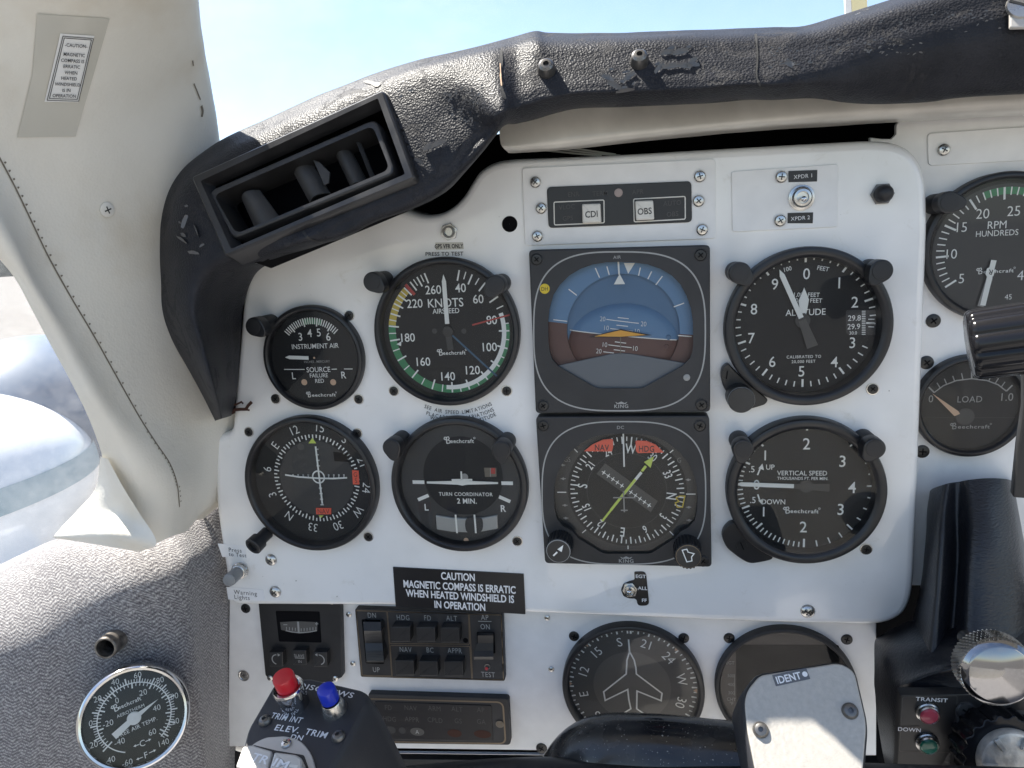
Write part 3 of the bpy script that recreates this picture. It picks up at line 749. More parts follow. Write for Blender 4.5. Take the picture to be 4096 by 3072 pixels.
def screw(parent, frame, px, py, kind, z=0.0, sc=1.0, rot=None, name='screw'):
    o = bpy.data.objects.new(name, screw_mesh(kind)); COL.objects.link(o); o.parent = parent
    x, y = frame.l(px, py, z); o.location = (x * .001, y * .001, z * .001); o.scale = (sc, sc, sc)
    o.rotation_euler = (0, 0, random.random() * 3 if rot is None else rot); return o
for x, y in ((755, 681), (596, 862), (775, 862), (772, 936), (851, 844), (1095, 844), (796, 1159), (538, 933), (1118, 1169), (1885, 840), (1871, 1186)):
    screw(panel, PF, x, y, 'black')
for x, y in ((585.7, 1209), (595, 1278), (1744.7, 1320)): screw(panel, PF, x, y, 'steel', sc=1.1)
for x, y in ((2015.7, 693), (2001, 783), (1992, 975)): screw(rpanel, PFR, x, y, 'flush', sc=1.3)
screw(plate, bp_, 2038, 324, 'pan', 1.0, 1.05)
screw(lower, PFL, 531, 1314, 'flush', sc=1.2); screw(lower, PFL, 527, 1459, 'recess')
for x, y in ((754, 1327), (763, 1433), (1182, 1334), (1191, 1445)): screw(lower, PFL, x, y, 'mini')
for x, y in ((1240, 1374), (1477, 1378), (1575, 1378), (1829, 1381)): screw(lower, PFL, x, y, 'flush', sc=1.15)
screw(lower, PFL, 1170, 1616, 'flush', sc=1.3)
# black plug hole and push button
f = panel_frame(1101, 484, 0); o = thing('hole_plug', 'small round black hole plug beside the annunciator plate', 'plug', f)
m = MB(); m.lathe([(4.4, .02), (4.3, .35), (3.9, .4), (3.6, .15), (.05, .15)], 'void_black', n=28); m.build('plug', o)

# ================================================================== INSTRUMENT HELPERS
def dial(name, label, cat, l, r, t, b, h=0.0, bez=7.0, rim=4.2, bmat='bezel_black', fmat='dial_black', glass=True):
    cx, cy = (l + r) / 2, (t + b) / 2
    P = W(cx, cy, h + bez * .6); P.y = -h / 1000
    f = Frame(P, Vector((1, 0, 0)), Vector((0, -1, 0)))
    w = f.l(r, cy, bez * .6)[0] - f.l(l, cy, bez * .6)[0]; hh = f.l(cx, t, bez * .6)[1] - f.l(cx, b, bez * .6)[1]
    Rm = (w + hh) / 4
    root = thing(name, label, cat, f)
    m = MB(); m.lathe([(Rm, .02), (Rm, bez - 1.4), (Rm - .5, bez - .4), (Rm - 1.5, bez), (Rm - rim * .62, bez), (Rm - rim * .8, bez - .6), (Rm - rim, bez - 2.0), (Rm - rim - .4, 1.2)], bmat, n=96)
    m.build('bezel', root)
    face = MB(); face.disc(0, 0, Rm - rim, 1.6, fmat, 80)
    if glass:
        gm = MB(); gm.disc(0, 0, Rm - rim * .85, bez - 1.6, 'dial_glass', 64); gm.build('glass', root)
    return f, root, face, Rm
Z1, Z2, ZN = 1.85, 2.05, 3.2
PMM = 3.85

LAMPS = []
def post_lamp(px, py, dirpx, label, h=0.0, L_=21.0):
    """eyebrow lamp: px,py is its front disc; the visor points along dirpx in the picture"""
    P = W(px, py, h + L_); P.y = -h / 1000
    f = Frame(P, Vector((1, 0, 0)), Vector((0, -1, 0)))
    ang = atan2(-dirpx[1], dirpx[0])
    Mx = f.M @ Matrix.Rotation(ang, 4, 'Z')
    if not LAMPS:
        root = thing('post_lamp', label, 'post lamp', f, 'post lamps around the instruments')
        m = MB(); m.lathe([(5.2, .02), (5.2, 10.5), (4.9, 11), (4.9, 13.5)], 'rubber_black', n=28); m.build('stem', root)
        m = MB(); pts = []
        for i in range(40):
            a = 2 * pi * i / 40; r_ = 5.5
            d = max(0, cos(a)) ** 6
            pts.append(((r_ + 2.6 * d) * cos(a), (r_ + 2.6 * d) * sin(a)))
        m.slab(pts, 13.0, L_ - .2, 'bezel_black', .7); m.build('hood', root)
        m = MB(); m.lathe([(4.4, L_ - .15), (4.3, L_ + .1), (3.9, L_ + .15), (.05, L_ + .15)], 'rubber_black', n=28); m.build('cap', root)
        LAMPS.append(root); root.matrix_world = Mx
    else:
        root = dup(LAMPS[0], Mx, label)
    return root
bpy.context.view_layer.update()

def kit(f, face, base, cpx, z=Z1):
    f.b = base
    def tx(s, x, y, h, mat='mark_white', rot=0, sx=.92, wt=.006, zz=z, sp=1.0):
        face.text(s, f.t(x, y, zz), f.k(h / f.q, *cpx), zz, mat, rot, sx, wt, sp)
    def ln(pts, w, mat='mark_white', zz=z):
        face.path(f.ts(pts, zz), f.k(w / f.q, *cpx), zz, mat)
    def pg(pts, mat, zz=z): face.poly(f.ts(pts, zz), zz, mat)
    def kk(n): return f.k(n / f.q, *cpx)
    return tx, ln, pg, kk

# ------------------------------------------------------------------ instrument air gauge
f, root, face, Rm = dial('air_gauge', 'small black gauge marked INSTRUMENT AIR', 'gauge', 567.3, 786, 663, 883.7, bez=6, rim=3.4)
tx, ln, pg, kk = kit(f, face, (553, 553), (677, 773))
c = f.t(374, 645, Z1)
for i in range(25):
    a = -48 + 4 * i; mj = i in (3, 9, 15, 21)
    face.tick(c[0], c[1], a, kk(188 if mj else 200), kk(242), kk(9 if mj else 7), Z1, 'mark_white')
face.arc(c[0], c[1], kk(200), kk(236), -14, 20, Z1 - .1, 'arc_green')
for s, x, y in (('3', 287, 522), ('4', 347, 498), ('5', 406, 494), ('6', 468, 521)): tx(s, x, y, 52)
tx('INSTRUMENT AIR', 383, 583, 32); tx('INCHES . MERCURY', 395, 684, 16, 'mark_dim'); tx('SOURCE', 404, 735, 34); tx('FAILURE', 407, 773, 27); tx('RED', 412, 808, 27)
tx('L', 245, 775, 46); tx('R', 568, 770, 46); ln([(182, 735), (315, 735)], 5); ln([(490, 734), (524, 733)], 5); ln([(570, 732), (626, 732)], 5)
face.logo(f.t(422, 896, Z1), kk(34), Z1, 'mark_white', 0, kk(200))
for x in (313, 500): face.disc(*f.t(x, 818, Z1), kk(20), Z1, 'mark_orange', 20)
face.build('dial', root)
m = MB(); p = f.t(377, 660, ZN); q = f.t(215, 657, ZN); e = f.t(188, 657, ZN); w = kk(23)
m.add([(p[0] - kk(38), p[1] - w / 2, ZN), (p[0] - kk(38), p[1] + w / 2, ZN), (q[0], q[1] + w / 2, ZN), (e[0], e[1], ZN), (q[0], q[1] - w / 2, ZN)], [(0, 1, 2, 3, 4)], 'needle_white')
m.disc(*p, kk(7), ZN, 'mark_orange', 12); m.build('pointer', root)

# ------------------------------------------------------------------ airspeed indicator
f, root, face, Rm = dial('airspeed_indicator', 'airspeed gauge with green, yellow and white arcs marked KNOTS', 'airspeed indicator', 805.5, 1122, 560, 876, bez=7.5, rim=4.0)
tx, ln, pg, kk = kit(f, face, (553, 553), (963, 718))
c = f.t(1246, 490, Z1); cx, cy = c
Rt = kk(398)
SP_ = [(40, 14.4), (50, 27), (60, 41), (70, 58), (80, 77), (90, 91), (100, 107.6), (110, 126), (120, 143), (130, 163), (140, 180), (150, 200), (160, 222), (170, 243), (180, 263),
       (190, 277), (200, 289), (210, 299), (220, 308), (230, 317), (240, 325), (250, 333), (260, 341)]
face.arc(cx, cy, kk(352), kk(400), 84, 278, Z1 - .15, 'arc_green', 80)
face.arc(cx, cy, kk(352), kk(400), 278, 317, Z1 - .15, 'arc_yellow', 30)
face.arc(cx, cy, kk(350), kk(378), 73, 186, Z1 - .05, 'mark_white', 60)
for i, (v, a) in enumerate(SP_):
    face.tick(cx, cy, a, kk(330), Rt, kk(10), Z1, 'mark_white')
    if i + 1 < len(SP_): face.tick(cx, cy, (a + SP_[i + 1][1]) / 2, kk(350), Rt, kk(7), Z1, 'mark_white')
face.tick(cx, cy, 320, kk(318), kk(405), kk(20), Z1 + .1, 'arc_red')
for s, x, y in (('40', 1325, 205), ('60', 1440, 277), ('80', 1527, 413), ('100', 1515, 588), ('120', 1405, 738), ('140', 1245, 778), ('160', 1085, 683), ('180', 985, 527), ('220', 1028, 306), ('260', 1148, 217)):
    tx(s, x, y, 57)
tx('KNOTS', 1228, 301, 57); tx('AIRSPEED', 1230, 355, 33); face.logo(f.t(1268, 622, Z1), kk(40), Z1, 'mark_white', 0, kk(185))
pg([(910, 572), (942, 553), (940, 584)], 'mark_white')
for x in (1157, 1347): face.disc(*f.t(x, 487, Z1), kk(17), Z1, 'dial_disc', 16)
face.build('dial', root)
m = MB(); m.tick(cx, cy, 77, kk(165), kk(418), kk(10), Z2, 'arc_red'); m.tick(cx, cy, 134.5, kk(30), kk(425), kk(12), Z2, 'arc_blue'); m.build('speed_bug', root)
m = MB(); a = f.t(1214, 118, ZN); b = f.t(1239, 440, ZN); d = (Vector(b) - Vector(a)).normalized(); n_ = Vector((-d.y, d.x)) * kk(14)
va = Vector(a); vb = Vector(b); s_ = va + d * kk(45)
m.poly([tuple(va), tuple(s_ + n_), tuple(vb + n_), tuple(vb - n_), tuple(s_ - n_)], ZN, 'needle_white')
m.lathe([(kk(36), Z1 + .1), (kk(34), ZN - .2), (.05, ZN - .1)], 'bezel_black', c, 24); m.line(c, f.t(1262, 610, ZN - .4), kk(40), ZN - .4, 'dial_disc'); m.build('pointer', root)
pl_ = panel_frame(964, 893, 0)
# curved limitation placard printed under it
o = thing('curved_placard', 'curved black lettered placard below the airspeed gauge', 'placard', pl_)
m = MB(); pl_.b = (553, 553); cc = pl_.t(1262, 490, .3); K = pl_.k(1 / 3, 964, 893)
for t_, r_, ang, h_ in (('SEE AIR SPEED LIMITATIONS', 508, 178.5, 25), ('PLACARD FOR VARIATIONS', 545, 177.5, 25)):
    m.arctext(t_, cc, r_ * K, ang, h_ * K, .25, 'ink_black', .86, .004, .2, True)
m.arctext('WITH', cc, 566 * K, 193.5, 25 * K, .25, 'ink_black', .86, .004, .2, True); m.arctext('ALTITUDE', cc, 578 * K, 162, 25 * K, .25, 'ink_black', .86, .004, .2, True)
m.arc(cc[0], cc[1], 490 * K, 528 * K, 201, 157, .08, 'paper_white', 30); m.arc(cc[0], cc[1], 529 * K, 563 * K, 200, 158, .08, 'paper_white', 30)
m.build('lettering', o)

# ------------------------------------------------------------------ square instruments
def square(name, label, cat, corners, h=9.0):
    P = [W(x, y, h) for x, y in corners]; c = sum(P, Vector()) / 4; c.y = 0
    f = Frame(c, Vector((1, 0, 0)), Vector((0, -1, 0))); root = thing(name, label, cat, f)
    return f, root, [f.l(x, y, h) for x, y in corners]
ZF = 9.0
f, root, oc = square('attitude_indicator', 'square black attitude indicator with blue and brown horizon', 'attitude indicator', ((1142, 540), (1534, 529), (1534.5, 890), (1157, 893)))
f.b = (1106, 553); outer = rpoly(oc, 2.6, 6)
win = smooth_closed([(235, 430), (262, 260), (355, 130), (500, 62), (695, 38), (900, 60), (1045, 130), (1140, 270), (1172, 430), (1172, 560)], 5)[:46]
win = [(235, 430), (243, 345), (270, 250), (312, 185), (370, 128), (440, 85), (520, 56), (610, 42), (695, 38), (790, 42), (880, 55), (960, 82), (1035, 126), (1092, 185), (1132, 260), (1160, 340), (1172, 430), (1174, 560), (1168, 625), (1150, 665),
       (1105, 712), (860, 850), (830, 858), (570, 858), (535, 850), (300, 715), (262, 672), (246, 625), (236, 550)]
wi = [f.t(x, y, ZF) for x, y in win]
m = MB(); m.rings([(outer, .02), (outer, ZF - .8), (inset(outer, .25), ZF - .2), (inset(outer, .8), ZF)], 'frame_black', False)
m.holeplate(inset(outer, .8), wi, f.t(700, 470, ZF), ZF, 'frame_black', None, 1.2, 'bezel_black', -1.0)
tvc = (697, 488); K = f.k(1 / 3, 1338, 710)
def tv(a_, b_, n, k=96): return [f.t(tvc[0] + a_ * math.copysign(abs(cos(t)) ** (2 / n), cos(t)), tvc[1] - b_ * math.copysign(abs(sin(t)) ** (2 / n), sin(t)), ZF) for t in [2 * pi * i / k for i in range(k)]]
m.path(tv(556, 515, 3.0), 9 * K, ZF + .12, 'mark_line', True)
m.text('AIR', f.t(681, 7, ZF), 20 * K, ZF + .12, 'mark_line', 0, 1.05, .01, 1.1)
def king(m, f, x, y, K, z, mat, t='KING'):
    m.text(t, f.t(x, y, z), 23 * K, z, mat, 0, 1.1, .02, 1.15)
    cw = [(x - 40, y - 28), (x - 28, y - 14), (x + 28, y - 14), (x + 40, y - 28), (x + 22, y - 20), (x, y - 30), (x - 22, y - 20)]
    m.poly(f.ts(cw, z), z, mat)
king(m, f, 708, 973, K, ZF + .12, 'mark_line')
m.build('frame', root)
for x, y in ((160, 22), (1222, -6), (203, 970), (1228, 965)): screw(root, f, 1106 + x / 3, 553 + y / 3, 'frame', ZF, 1.15)
m = MB(); m.lathe([(32 * K, ZF + .05), (31 * K, ZF + .4), (.05, ZF + .45)], 'paint_yellow', f.t(212, 212, ZF), 28); m.text('DH', f.t(212, 212, ZF), 25 * K, ZF + .55, 'ink_black', 0, .9, .0); m.build('decision_lamp', root)
m = MB(); m.lathe([(22 * K, ZF + .05), (20 * K, ZF + .5), (.05, ZF + .9)], 'mark_dim', f.t(1132, 787, ZF), 20); m.build('light_sensor', root)
# display: outer ring, recessed bowl, ball
m = MB()
cR = f.t(716, 478, 1.4); tilt = -7.2
def half(mb, c, rx, ry, z, up, dn, a, dyy=0.0, n=48):
    """ellipse split along a line through c+(0,dyy) tilted by a degrees"""
    ca, sa = cos(radians(a)), sin(radians(a)); up_p = []; dn_p = []
    for i in range(n * 2):
        t = 2 * pi * i / (2 * n); x = c[0] + rx * cos(t); y = c[1] + ry * sin(t)
        s = -(x - c[0]) * sa + (y - c[1] - dyy) * ca
        (up_p if s >= 0 else dn_p).append((t, x, y))
    def order(p):
        for i in range(len(p)):
            if p[i][0] - p[i - 1][0] > pi / n * 1.6 or i == 0 and (p[0][0] - p[-1][0]) % (2 * pi) > pi / n * 1.6: return p[i:] + p[:i]
        return p
    mb.poly([(x, y) for _, x, y in order(up_p)], z, up); mb.poly([(x, y) for _, x, y in order(dn_p)], z, dn)
rin = 357 * K
m.arc(*cR, rin, 498 * K, -81.5, 95.7, 3.1, 'sky_blue', 60); m.arc(*cR, rin, 498 * K, 95.7, 278.5, 3.1, 'earth_brown', 60)
for a0, a1, mt in ((-81.5, 95.7, 'sky_blue'), (95.7, 278.5, 'earth_brown')):
    vs = []; fs = []
    for i in range(41):
        a_ = radians(a0 + (a1 - a0) * i / 40)
        vs += [(cR[0] + rin * sin(a_), cR[1] + rin * cos(a_), 3.1), (cR[0] + rin * 1.0 * sin(a_), cR[1] + rin * cos(a_), .3)]
        if i: fs.append((2 * i - 2, 2 * i - 1, 2 * i + 1, 2 * i))
    m.add(vs, fs, mt)
m.build('roll_ring', root)
m = MB(); m.disc(*cR, rin + .5, .35, 'sky_deep', 72); m.build('bowl', root)  # shade inside the bowl is put into a darker sky blue
m = MB()   # ball: flattened dome split by its own horizon
bc = f.t(716, 575, 2.0); ax, ay, bh = 352 * K, 264 * K, 5.4
p0 = Vector(f.t(716, 512, 2.0)); ta = radians(-7.0)
NA, NR = 96, 10
def dome_z(x, y): return .5 + bh * sqrt(max(0, 1 - ((x - bc[0]) / ax) ** 2 - ((y - bc[1]) / ay) ** 2))
def bound(a):
    d = Vector((cos(a), sin(a))); o_ = p0 - Vector(bc)
    A = (d.x / ax) ** 2 + (d.y / ay) ** 2; B = 2 * (o_.x * d.x / ax ** 2 + o_.y * d.y / ay ** 2); C_ = (o_.x / ax) ** 2 + (o_.y / ay) ** 2 - 1
    return (-B + sqrt(B * B - 4 * A * C_)) / (2 * A)
vs = [(p0.x, p0.y, dome_z(p0.x, p0.y))]; up = []; dn = []
for i in range(NA):
    a = ta + 2 * pi * i / NA; rb = bound(a)
    for j in range(1, NR + 1):
        q = p0 + Vector((cos(a), sin(a))) * rb * (j / NR); vs.append((q.x, q.y, dome_z(q.x, q.y)))
for i in range(NA):
    L_ = up if i < NA // 2 else dn; i2 = (i + 1) % NA
    L_.append((0, 1 + i * NR, 1 + i2 * NR))
    for j in range(NR - 1): L_.append((1 + i * NR + j, 1 + i * NR + j + 1, 1 + i2 * NR + j + 1, 1 + i2 * NR + j))
m.add(vs, up, 'sky_blue'); m.add(vs, dn, 'earth_brown')
def onball(pts, w, mat, lift=.25):
    P = [f.t(x, y, 5.5) for x, y in pts]; Q = []
    for i in range(len(P) - 1):
        for j in range(5): t_ = j / 5; Q.append((P[i][0] * (1 - t_) + P[i + 1][0] * t_, P[i][1] * (1 - t_) + P[i + 1][1] * t_))
    Q.append(P[-1])
    for a_, b_ in zip(Q, Q[1:]): m.line(a_, b_, w * K, dome_z(*a_) + lift, mat, None, dome_z(*b_) + lift)
hp = [p0 + Vector((cos(ta), sin(ta))) * (x * ax) for x in [-.97 + .097 * i for i in range(21)]]
for a_, b_ in zip(hp, hp[1:]): m.line(a_, b_, 6 * K, dome_z(*a_) + .2, 'mark_white', None, dome_z(*b_) + .2)
for pts in ([(612, 412), (822, 437)], [(637, 470), (785, 487)], [(685, 400), (757, 407)], [(677, 448), (752, 456)], [(625, 575), (775, 593)], [(592, 620), (660, 628)], [(667, 555), (740, 564)], [(660, 606), (733, 615)]): onball(pts, 5, 'mark_white')
for s, x, y in (('20', 587, 408), ('20', 853, 440), ('10', 613, 465), ('10', 812, 487), ('10', 603, 573), ('10', 800, 597), ('20', 563, 615)):
    q = f.t(x, y, 5.5); m.text(s, q, 32 * K, dome_z(*q) + .35, 'mark_white', -6, .85, -.01)
for x, y, mt in ((1012, 527, 'sky_deep'), (1000, 586, 'earth_brown')):
    q = f.t(x, y, 3); m.lathe([(18 * K, dome_z(*q)), (14 * K, dome_z(*q) + .5), (.05, dome_z(*q) + .5)], mt, q, 16)
m.build('horizon_ball', root)
m = MB(); z = 3.3
for a_, b_, w in (((268, 413), (358, 423), 6), ((1075, 515), (1165, 522), 6), ((540, 78), (567, 140), 7), ((615, 68), (630, 122), 7), ((832, 75), (820, 128), 7), ((905, 100), (880, 150), 7), ((975, 130), (932, 187), 7), ((367, 215), (420, 255), 7), ((1115, 305), (1048, 330), 7)):
    m.line(f.t(*a_, z), f.t(*b_, z), w * K, z, 'mark_white')
m.poly(f.ts([(725, 45), (797, 45), (753, 115)], z), z, 'mark_white'); m.build('roll_marks', root)
m = MB(); z = 6.2
m.poly(f.ts([(697, 116), (733, 182), (660, 184)], z), z, 'needle_white'); m.line(f.t(689, 38, z), f.t(694, 120, z), 10 * K, z, 'needle_white'); m.build('bank_pointer', root)
m = MB(); z = 6.9
m.slab(f.ts([(497, 526), (703, 474), (908, 513), (703, 527)], z), z - .5, z - .1, 'ink_black'); m.poly(f.ts([(532, 521), (703, 481), (868, 512), (703, 523)], z), z, 'bar_orange')
m.line(f.t(703, 525, z), f.t(703, 640, z), 6 * K, z - .3, 'thread_dark'); m.build('aircraft_bar', root)
m = MB()
sh = [(200, 735), (320, 706), (635, 636), (700, 630), (765, 633), (1095, 690), (1200, 720), (1180, 900), (200, 900)]
m.slab(f.ts(sh, 6.6), 5.6, 6.6, 'shroud_grey', .3); m.build('lower_shroud', root)
m = MB(); m.poly([f.t(x, y, 7.2) for x, y in win], 7.2, 'dial_glass'); m.build('glass', root)

# ---- horizontal situation indicator
f, root, oc = square('situation_indicator', 'square compass indicator with yellow course arrow and red NAV flag', 'situation indicator', ((1157, 900), (1532.5, 898), (1537.5, 1225.5), (1177, 1217.5)))
f.b = (1106, 553); outer = rpoly(oc, 2.6, 6); K = f.k(1 / 3, 1345, 1060)
win = [(272, 1560), (274, 1490), (290, 1420), (325, 1345), (380, 1270), (450, 1210), (540, 1168), (640, 1152), (735, 1150), (830, 1152), (930, 1170), (1010, 1208), (1085, 1270), (1140, 1340), (1180, 1420), (1198, 1490), (1203, 1560), (1200, 1640), (1185, 1712),
       (1140, 1762), (1095, 1782), (1055, 1830), (905, 1925), (880, 1930), (610, 1930), (580, 1922), (430, 1830), (385, 1780), (330, 1752), (292, 1705), (276, 1640)]
wi = [f.t(x, y, ZF) for x, y in win]
m = MB(); m.rings([(outer, .02), (outer, ZF - .8), (inset(outer, .25), ZF - .2), (inset(outer, .8), ZF)], 'frame_black', False)
m.holeplate(inset(outer, .8), wi, f.t(735, 1550, ZF), ZF, 'frame_black', None, 1.4, 'bezel_black', -1.2)
tvc = (725, 1535)
m.path(tv(530, 462, 3.0), 8 * K, ZF + .12, 'mark_line', True)
m.text('DC', f.t(703, 1110, ZF), 20 * K, ZF + .12, 'mark_dim', 0, 1.05, .01, 1.1); king(m, f, 740, 1976, K, ZF + .12, 'mark_dim'); m.build('frame', root)
for x, y in ((203, 1100), (1218, 1100), (1237, 1976)): screw(root, f, 1106 + x / 3, 553 + y / 3, 'frame', ZF, 1.15)
m = MB(); zc = 1.6; cc = f.t(742, 1522, zc)
m.poly([f.t(x, y, 1.3) for x, y in win], 1.3, 'dial_disc')
m.disc(*cc, 362 * K, zc, 'dial_black', 72)
hd = 263.5
for i in range(72):
    a = i * 5 - hd
    m.tick(*cc, a, (300 if i % 2 == 0 else 318) * K, 345 * K, (8 if i % 2 == 0 else 6) * K, zc + .15, 'mark_white')
for i, s in enumerate(('N', '3', '6', 'E', '12', '15', 'S', '21', '24', 'W', '30', '33')):
    a = i * 30 - hd; r_ = 272 * K; p = (cc[0] + r_ * sin(radians(a)), cc[1] + r_ * cos(radians(a)))
    m.text(s, p, (62 if s in 'NESW' else 50) * K, zc + .15, 'mark_white', -a, .72, .012)
m.path(circ(*cc, 242 * K, 64), 4 * K, zc + .1, 'dial_disc', True)
m.build('compass_card', root)
m = MB(); z = 2.4
th = radians(-35.5)   # deviation scale bar, across the course arrow
m.poly(f.ts([(603, 1343), (945, 1588), (900, 1660), (548, 1412)], z), z, 'dial_grey')
for i in range(11):
    if i == 5: continue
    x, y = 595 + i * 29.3, 1403 + i * 21.2
    for a_ in (35, 125): 
        d = (cos(radians(a_)) * 15, sin(radians(a_)) * 15); m.line(f.t(x - d[0], y - d[1], z), f.t(x + d[0], y + d[1], z), 5 * K, z + .15, 'mark_white')
    m.disc(*f.t(x, y, z), 6 * K, z + .2, 'mark_white', 8)
m.build('deviation_scale', root)
m = MB(); z = 3.4
m.line(f.t(585, 1718, z), f.t(838, 1398, z), 13 * K, z, 'lime'); m.line(f.t(700, 1572, z), f.t(838, 1402, z), 17 * K, z + .1, 'needle_white', 17 * K)
m.line(f.t(640, 1647, z), f.t(800, 1447, z), 16 * K, z + .15, 'lime')
m.line(f.t(842, 1394, z), f.t(868, 1361, z), 16 * K, z, 'lime'); m.poly(f.ts([(920, 1297), (898, 1373), (855, 1335)], z), z + .1, 'lime'); m.build('course_arrow', root)
m = MB(); z = 4.2
for a_, b_ in (((655, 1566), (800, 1566)), ((723, 1524), (728, 1660)), ((705, 1648), (750, 1648))): m.line(f.t(*a_, z), f.t(*b_, z), 8 * K, z, 'mark_dim')
m.build('aircraft_symbol', root)
m = MB(); z = 4.4; m.line(f.t(721, 1152, z), f.t(727, 1366, z), 9 * K, z, 'mark_white'); m.build('lubber_line', root)
for pts, s, x in (([(467, 1266), (520, 1222), (590, 1191), (640, 1186), (655, 1190), (655, 1240), (648, 1267)], 'NAV', 583), ([(800, 1200), (812, 1196), (872, 1198), (930, 1222), (985, 1274), (815, 1278), (803, 1262)], 'HDG', 872)):
    m = MB(); m.slab(f.ts(pts, 4.8), 4.4, 4.8, 'flag_red', .1); m.text(s, f.t(x, 1240 if s == 'NAV' else 1248, 4.8), 38 * K, 4.95, 'ink_black', -1, .78, .012, 1.08); m.build('warning_flag', root)
m = MB(); z = 2.6; m.path(f.ts([(1085, 1556), (1120, 1556), (1105, 1628), (1072, 1628), (1058, 1600), (1083, 1590), (1062, 1570)], z), 7 * K, z, 'paint_yellow', True); m.build('heading_bug', root)
m = MB(); z = 4.0
for x, y in ((328, 1355), (332, 1443), (343, 1615), (348, 1698), (1142, 1450), (1145, 1628), (1148, 1712)):
    m.line(f.t(x - 17, y, z), f.t(x + 17, y, z), 5 * K, z, 'mark_dim'); m.disc(*f.t(x, y, z), 8 * K, z + .1, 'mark_dim', 10)
for a_, b_ in (((293, 1531), (352, 1531)), ((1128, 1543), (1190, 1543)), ((398, 1245), (425, 1272)), ((1045, 1257), (1023, 1275)), ((455, 1795), (480, 1774)), ((1022, 1784), (1047, 1810)), ((752, 1877), (752, 1900))): m.line(f.t(*a_, z), f.t(*b_, z), 6 * K, z, 'mark_white')
m.text('GS', f.t(358, 1318, z), 32 * K, z, 'mark_dim', 0, .8, -.02); m.text('G', f.t(1083, 1322, z), 32 * K, z, 'mark_dim', 0, .8, -.02); m.build('slope_scale', root)
m = MB(); m.poly([f.t(x, y, 7.2) for x, y in win], 7.2, 'dial_glass'); m.build('glass', root)
def ribbed(m, c, r, z0, z1, mat, n=22, depth=.06):
    pts = []
    for i in range(n * 4):
        rr = r * (1 - (depth if i % 4 in (0, 1) else 0)); a = 2 * pi * i / (n * 4); pts.append((c[0] + rr * cos(a), c[1] + rr * sin(a)))
    m.slab(pts, z0, z1, mat, .5)
for x, y, kind in ((300, 1914, 0), (1143, 1949, 1)):
    zt = ZF + 13; c_ = f.t(x, y, zt); r_ = 82 * K
    m = MB(); ribbed(m, c_, r_, ZF + .02, zt - .4, 'rubber_black', 24); m.lathe([(r_ * .9, zt - .5), (r_ * .88, zt), (r_ * .84, zt + .05)], 'brass_edge' if kind else 'mark_dim', c_, 40); m.disc(*c_, r_ * .84, zt + .02, 'plastic_black', 40)
    if kind == 0:
        m.poly(f.ts([(333, 1872), (322, 1918), (294, 1900)], zt), zt + .2, 'mark_white'); m.line(f.t(268, 1942, zt), f.t(293, 1918, zt), 10 * K, zt + .2, 'mark_white')
    else: m.path(f.ts([(1103, 1906), (1133, 1899), (1141, 1918), (1180, 1928), (1163, 1950), (1166, 1975), (1133, 1981)], zt), 6 * K, zt + .2, 'mark_white', True)
    m.build('knob', root)

# ------------------------------------------------------------------ altimeter
f, root, face, Rm = dial('altimeter', 'large black altimeter with long white hand and pressure window', 'altimeter', 1560, 1924, 537, 876, bez=9.5, rim=5.6)
tx, ln, pg, kk = kit(f, face, (1659, 553), (1738, 700))
c = f.t(234, 425, Z1); cx, cy = c; Rt = kk(428)
for i in range(50):
    a = i * 7.2; mj = i % 5 == 0
    if 96 < a < 110: continue
    face.tick(cx, cy, a, Rt - kk(52 if mj else 36), Rt, kk(13 if mj else 8), Z1, 'mark_white')
for s, x, y in (('0', 250, 113), ('1', 462, 172), ('2', 563, 297), ('3', 547, 560), ('4', 430, 685), ('5', 217, 745), ('6', 28, 683), ('7', -107, 530), ('8', -91, 342), ('9', 45, 180)): tx(s, x, y, 72, wt=.004)
tx('100', 128, 83, 28, rot=12); tx('FEET', 358, 80, 28, rot=-12); tx('1,000 FEET', 252, 250, 28, rot=-3); tx('10,000 FEET', 258, 287, 28, rot=-3)
tx('ALTITUDE', 243, 363, 42, wt=.006); tx('CALIBRATED TO', 232, 652, 20, sp=1.15); tx('20,000 FEET', 230, 683, 20, sp=1.15)
face.poly(rpoly(f.ts([(505, 350), (700, 350), (695, 515), (505, 505)], Z1), 1), Z1 - .12, 'dial_disc')
tx('29.8', 560, 401, 36); tx('29.9', 556, 456, 36); tx('30.0', 552, 498, 22)
for i in range(14): ln([(608, 358 + i * 11.5), (632, 358 + i * 11.5)], 5)
ln([(636, 434), (690, 435)], 11); ln([(650, 410), (690, 410)], 6); ln([(650, 458), (688, 460)], 6)
face.build('dial', root)
m = MB()
def hand(m, f, tip, base, w, z, mat, pt=.12):
    a, b = Vector(f.t(*tip, z)), Vector(f.t(*base, z)); d = (b - a); n_ = Vector((-d.y, d.x)).normalized() * w / 2; s_ = a + d * pt
    m.slab([tuple(a), tuple(s_ + n_), tuple(b + n_), tuple(b - n_), tuple(s_ - n_)], z - .3, z, mat)
m.slab(f.ts([(235, 205), (266, 282), (250, 370), (210, 372), (198, 292)], ZN), ZN - .4, ZN, 'needle_white'); m.build('hundreds_hand' if 0 else 'short_hand', root)
m = MB(); hand(m, f, (75, 88), (216, 402), kk(31), 4.4, 'needle_white'); m.line(f.t(222, 415, 4.2), f.t(290, 590, 4.2), kk(46), 4.0, 'dial_grey', kk(70)); m.disc(*f.t(226, 420, 4.1), kk(46), 3.9, 'dial_disc', 28); m.build('long_hand', root)
f.b = (1106, 553)
m = MB(); p = f.t(1420, 790, 5); q = f.t(1520, 860, 5)
lug = [f.t(*v, 4) for v in ((1352, 770), (1362, 720), (1400, 690), (1440, 740), (1560, 850), (1660, 930), (1640, 960), (1560, 985), (1470, 1000), (1400, 900), (1366, 840))]
